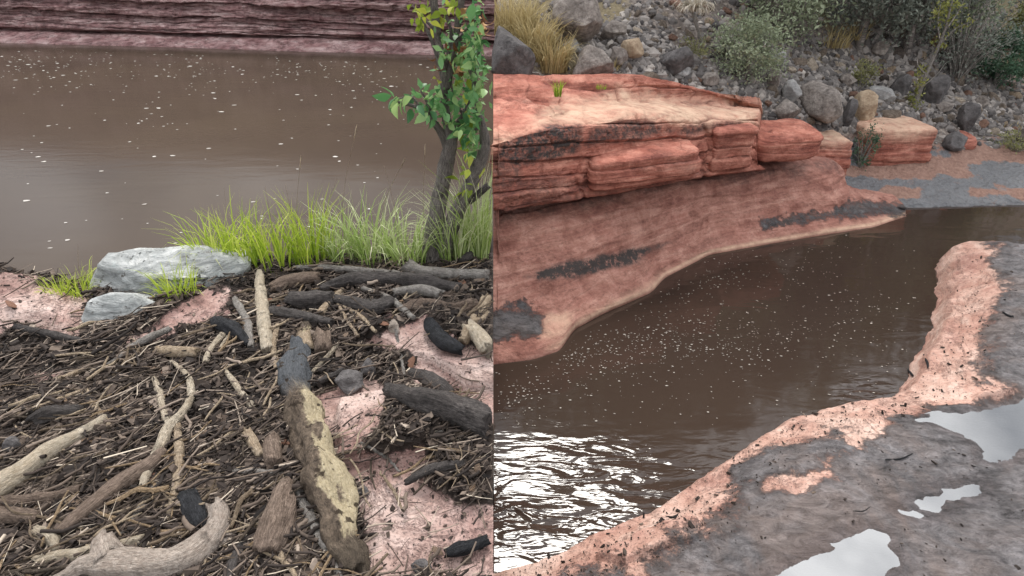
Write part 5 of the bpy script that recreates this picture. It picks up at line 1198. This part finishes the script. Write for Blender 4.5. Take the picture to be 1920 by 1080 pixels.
px_bush('bush', 1300, 105, 60, 30, 500, .014, F_OLIVE, 'low thin shrub below the leaning stalk', 'bush', 17, 20, spread=.3)
px_bush('bush', 1905, 282, 80, 34, 900, .016, F_OLIVE, 'low olive shrub on the right of the mud flat', 'bush', 18, 24)
px_tree = []
for i, (u, v, wpx, hpx, m_, lab, nl) in enumerate([(1478, 92, 210, 240, F_GREY, 'grey green tree at the top of the rubble, right of the bush', 7000), (1610, 92, 200, 260, F_DARK, 'dark tree with dense shade at the top of the slope', 8000), (1700, 105, 150, 260, F_DARK, 'dark thin tree left of the tangled shrub', 4200), (1790, 95, 190, 280, F_GREY, 'hazy grey green tree behind the tangled shrub', 6000)]):
    p = onR(u, v); s = depth_of(p)/FPX
    px_tree.append(bush('tree', p, wpx*s, hpx*s, nl, .032, m_, lab, 'tree', 31+i, 90, BARKT, 40, .25*hpx*s*.35, .016, .07, .17, part='crown', low=-.95))
# unseen trees added above the view to block the sky from the creek's reflections
for i, (x, y) in enumerate([(2.4, 11.4), (4.2, 12.2), (6., 12.8), (8.2, 13.2), (10.6, 13.4), (4.6, 14.6), (7.2, 15.6), (10.5, 16.6), (13.5, 17.6)]):
    src = px_tree[i % 4]; o = src.copy(); C.objects.link(o); o.location = (x, y, float(zR(x, y))-.1); s = random.uniform(2.5, 3.0); o.scale = (s, s, s); o.rotation_euler = (0, 0, random.uniform(0, 6.28))
    o['label'] = 'unseen tree added higher on the hillside to darken the creek reflections'; o['group'] = 'unseen trees added to block the sky'
    for ch in src.children:
        c2 = ch.copy(); C.objects.link(c2); c2.parent = o
# sapling
p = onR(1714, 206); s = depth_of(p)/FPX
sap = empty('sapling', p, 'slender sapling with sparse yellow green leaves rising from the rubble', 'tree')
Q = lambda u, v: np.array([(u-1714)*s, .02, (206-v)*s*1.12])
parts = [tube_geo([Q(1714, 215), Q(1716, 150), Q(1722, 90), Q(1718, 40)], [.030, .024, .017, .008], 8, 20, .1, 61)]
for a, b, c in (((1718, 110), (1740, 80), (1765, 70)), ((1721, 100), (1705, 70), (1700, 45)), ((1716, 150), (1695, 135), (1690, 120)), ((1722, 85), (1735, 55), (1738, 35)), ((1716, 170), (1735, 150), (1745, 130))):
    parts.append(tube_geo([Q(*a), Q(*b), Q(*c)], [.010, .007, .003], 5, 8, .1, a[0]))
link('trunk', tube_mesh('trunk', parts), parent=sap, m=W_GREY)
Vs, Ts = [], []
for i, (u, v, ru, rv, nl) in enumerate([(1722, 52, 20, 16, 150), (1742, 70, 20, 14, 110), (1705, 60, 14, 16, 80), (1722, 95, 12, 18, 60), (1708, 150, 12, 22, 120), (1712, 190, 14, 16, 130)]):
    V, F, t, _ = crown_geo((ru*s, ru*s, rv*s), 8, nl, .022, 70+i, .3, -1.1, .6); Vs.append(V+Q(u, v)); Ts.append(t)
V = np.concatenate(Vs); link('crown', mesh_np('crown', V, np.arange(len(V)).reshape(-1, 4), False, {'tint': np.concatenate(Ts)}), parent=sap, m=mat_tint('sapling_leaf', [(0., (.12, .13, .03)), (.5, (.26, .27, .07)), (1., (.40, .38, .14))], .6, .3, bump=False))
# dry yellow grass and small tufts
for i, (u, v, h, w_, n, lab) in enumerate([(965, 62, 90, 80, 420, 'yellow dry grass clump above the big dark boulder'), (1003, 100, 95, 66, 420, 'dense yellow dry grass clump right of the big dark boulder'), (1036, 130, 80, 56, 360, 'yellow dry grass clump at the back edge of the ledge'), (1065, 60, 50, 60, 160, 'thin dry grass clump in front of the half buried rock'), (1150, 130, 30, 26, 60, 'small dry grass tuft among the stones behind the ledge'),
                                         (1560, 85, 40, 60, 160, 'reddish dry grass clump below the trees'), (1600, 70, 36, 50, 130, 'dry grass clump right of the reddish one below the trees'), (1890, 240, 20, 60, 90, 'low dry grass at the foot of the rubble on the right')]):
    tuft(u, v, h, w_, n, DRYGR, lab, 140+i, onR, .5, .0065, (.25, 1.), hvar=.5)
def onA(u, v): return at(u, v, z=1.545)
tuft(1046, 178, 34, 14, 60, GRASS, 'small green grass sprig in a crack on the ledge top', 160, onA, .35, .003, (.0, .55)); tuft(1128, 164, 10, 20, 40, GRASS, 'tiny green sprig on the ledge top', 161, onA, .5, .003, (.0, .5))
# yucca with leaning dead stalk
p = onR(1322, 100); s = depth_of(p)/FPX
yc = empty('yucca', p, 'dead yucca with pale spiky head on a leaning stalk', 'plant')
Q = lambda u, v: np.array([(u-1322)*s, -.05, (100-v)*s*1.1])
link('stem', tube_mesh('stem', [tube_geo([Q(1322, 104), Q(1305, 72), Q(1284, 34)], [.016, .018, .020], 8, 12, .15, 3)]), parent=yc, m=W_GREY)
YUC = mat_tint('dead_yucca_leaf', [(0., (.30, .25, .18)), (1., (.66, .60, .50))], .7, .2, bump=False)
V, F, t = blades(170, .04, 62*s, 1.5, .009, 44, (.3, 1.), .8)
V = V*np.array([1, 1, .8])+Q(1286, 34); link('leaf', mesh_np('leaf', V, F, True, {'tint': t}), parent=yc, m=YUC)

# --- flat stone and debris on the near shelf
n = 1500; r = np.random.default_rng(9)
u = r.uniform(930, 1925, 9000); v = r.uniform(480, 1090, 9000); P = atn(u, v, z=TOPZ); e = polysd(P[:, 0], P[:, 1], EPOLY); pd = np.full(9000, -9.)
for p in PW: pd = np.maximum(pd, polysd(P[:, 0], P[:, 1], p))
ok = (e > .06) & (pd < -.03) & (r.uniform(size=9000) < .1+.9*np.exp(-((e-.25)/.15)**2)); P = P[ok][:n]; n = len(P)
L_ = np.exp(r.normal(math.log(.0065), .6, n)).clip(.002, .035)
V = chip_geo(n, L_, L_*r.uniform(.25, .6, n), L_*.3, 4)+np.stack([P[:, 0], P[:, 1], zS(P[:, 0], P[:, 1])+L_*.1+.006], -1)[:, None]
tag(link('debris_bits', mesh_np('debris_bits', V.reshape(-1, 3), (CF[None]+8*np.arange(n)[:, None, None]).reshape(-1, 4), False, {'tint': np.repeat(r.beta(1.2, 4, n), 8)}), m=CHIPS), kind='stuff')
for i, (u0, v0, u1, v1, rp, lab) in enumerate([(1660, 862, 1712, 850, 4, 'dark twig on the mud below the upper puddle'), (1600, 958, 1632, 950, 3, 'short dark twig left of the middle puddle'), (1700, 690, 1712, 705, 5, 'short dark twig on the pink rim of the shelf'), (1880, 585, 1900, 592, 5, 'dark bark bit on the far mud of the shelf'), (1732, 665, 1740, 690, 5, 'dark bark bit at the pink rim above the upper puddle'), (1250, 968, 1272, 963, 5, 'dark bark bit near the flat pink slab')]):
    log('twig', [[(u0, v0, rp*.25), ((u0+u1)/2+3, (v0+v1)/2+4, rp*.4), (u1, v1, rp*.2)]], W_CHAR, lab, 'twig', 7, .3, .4, ground=onS)
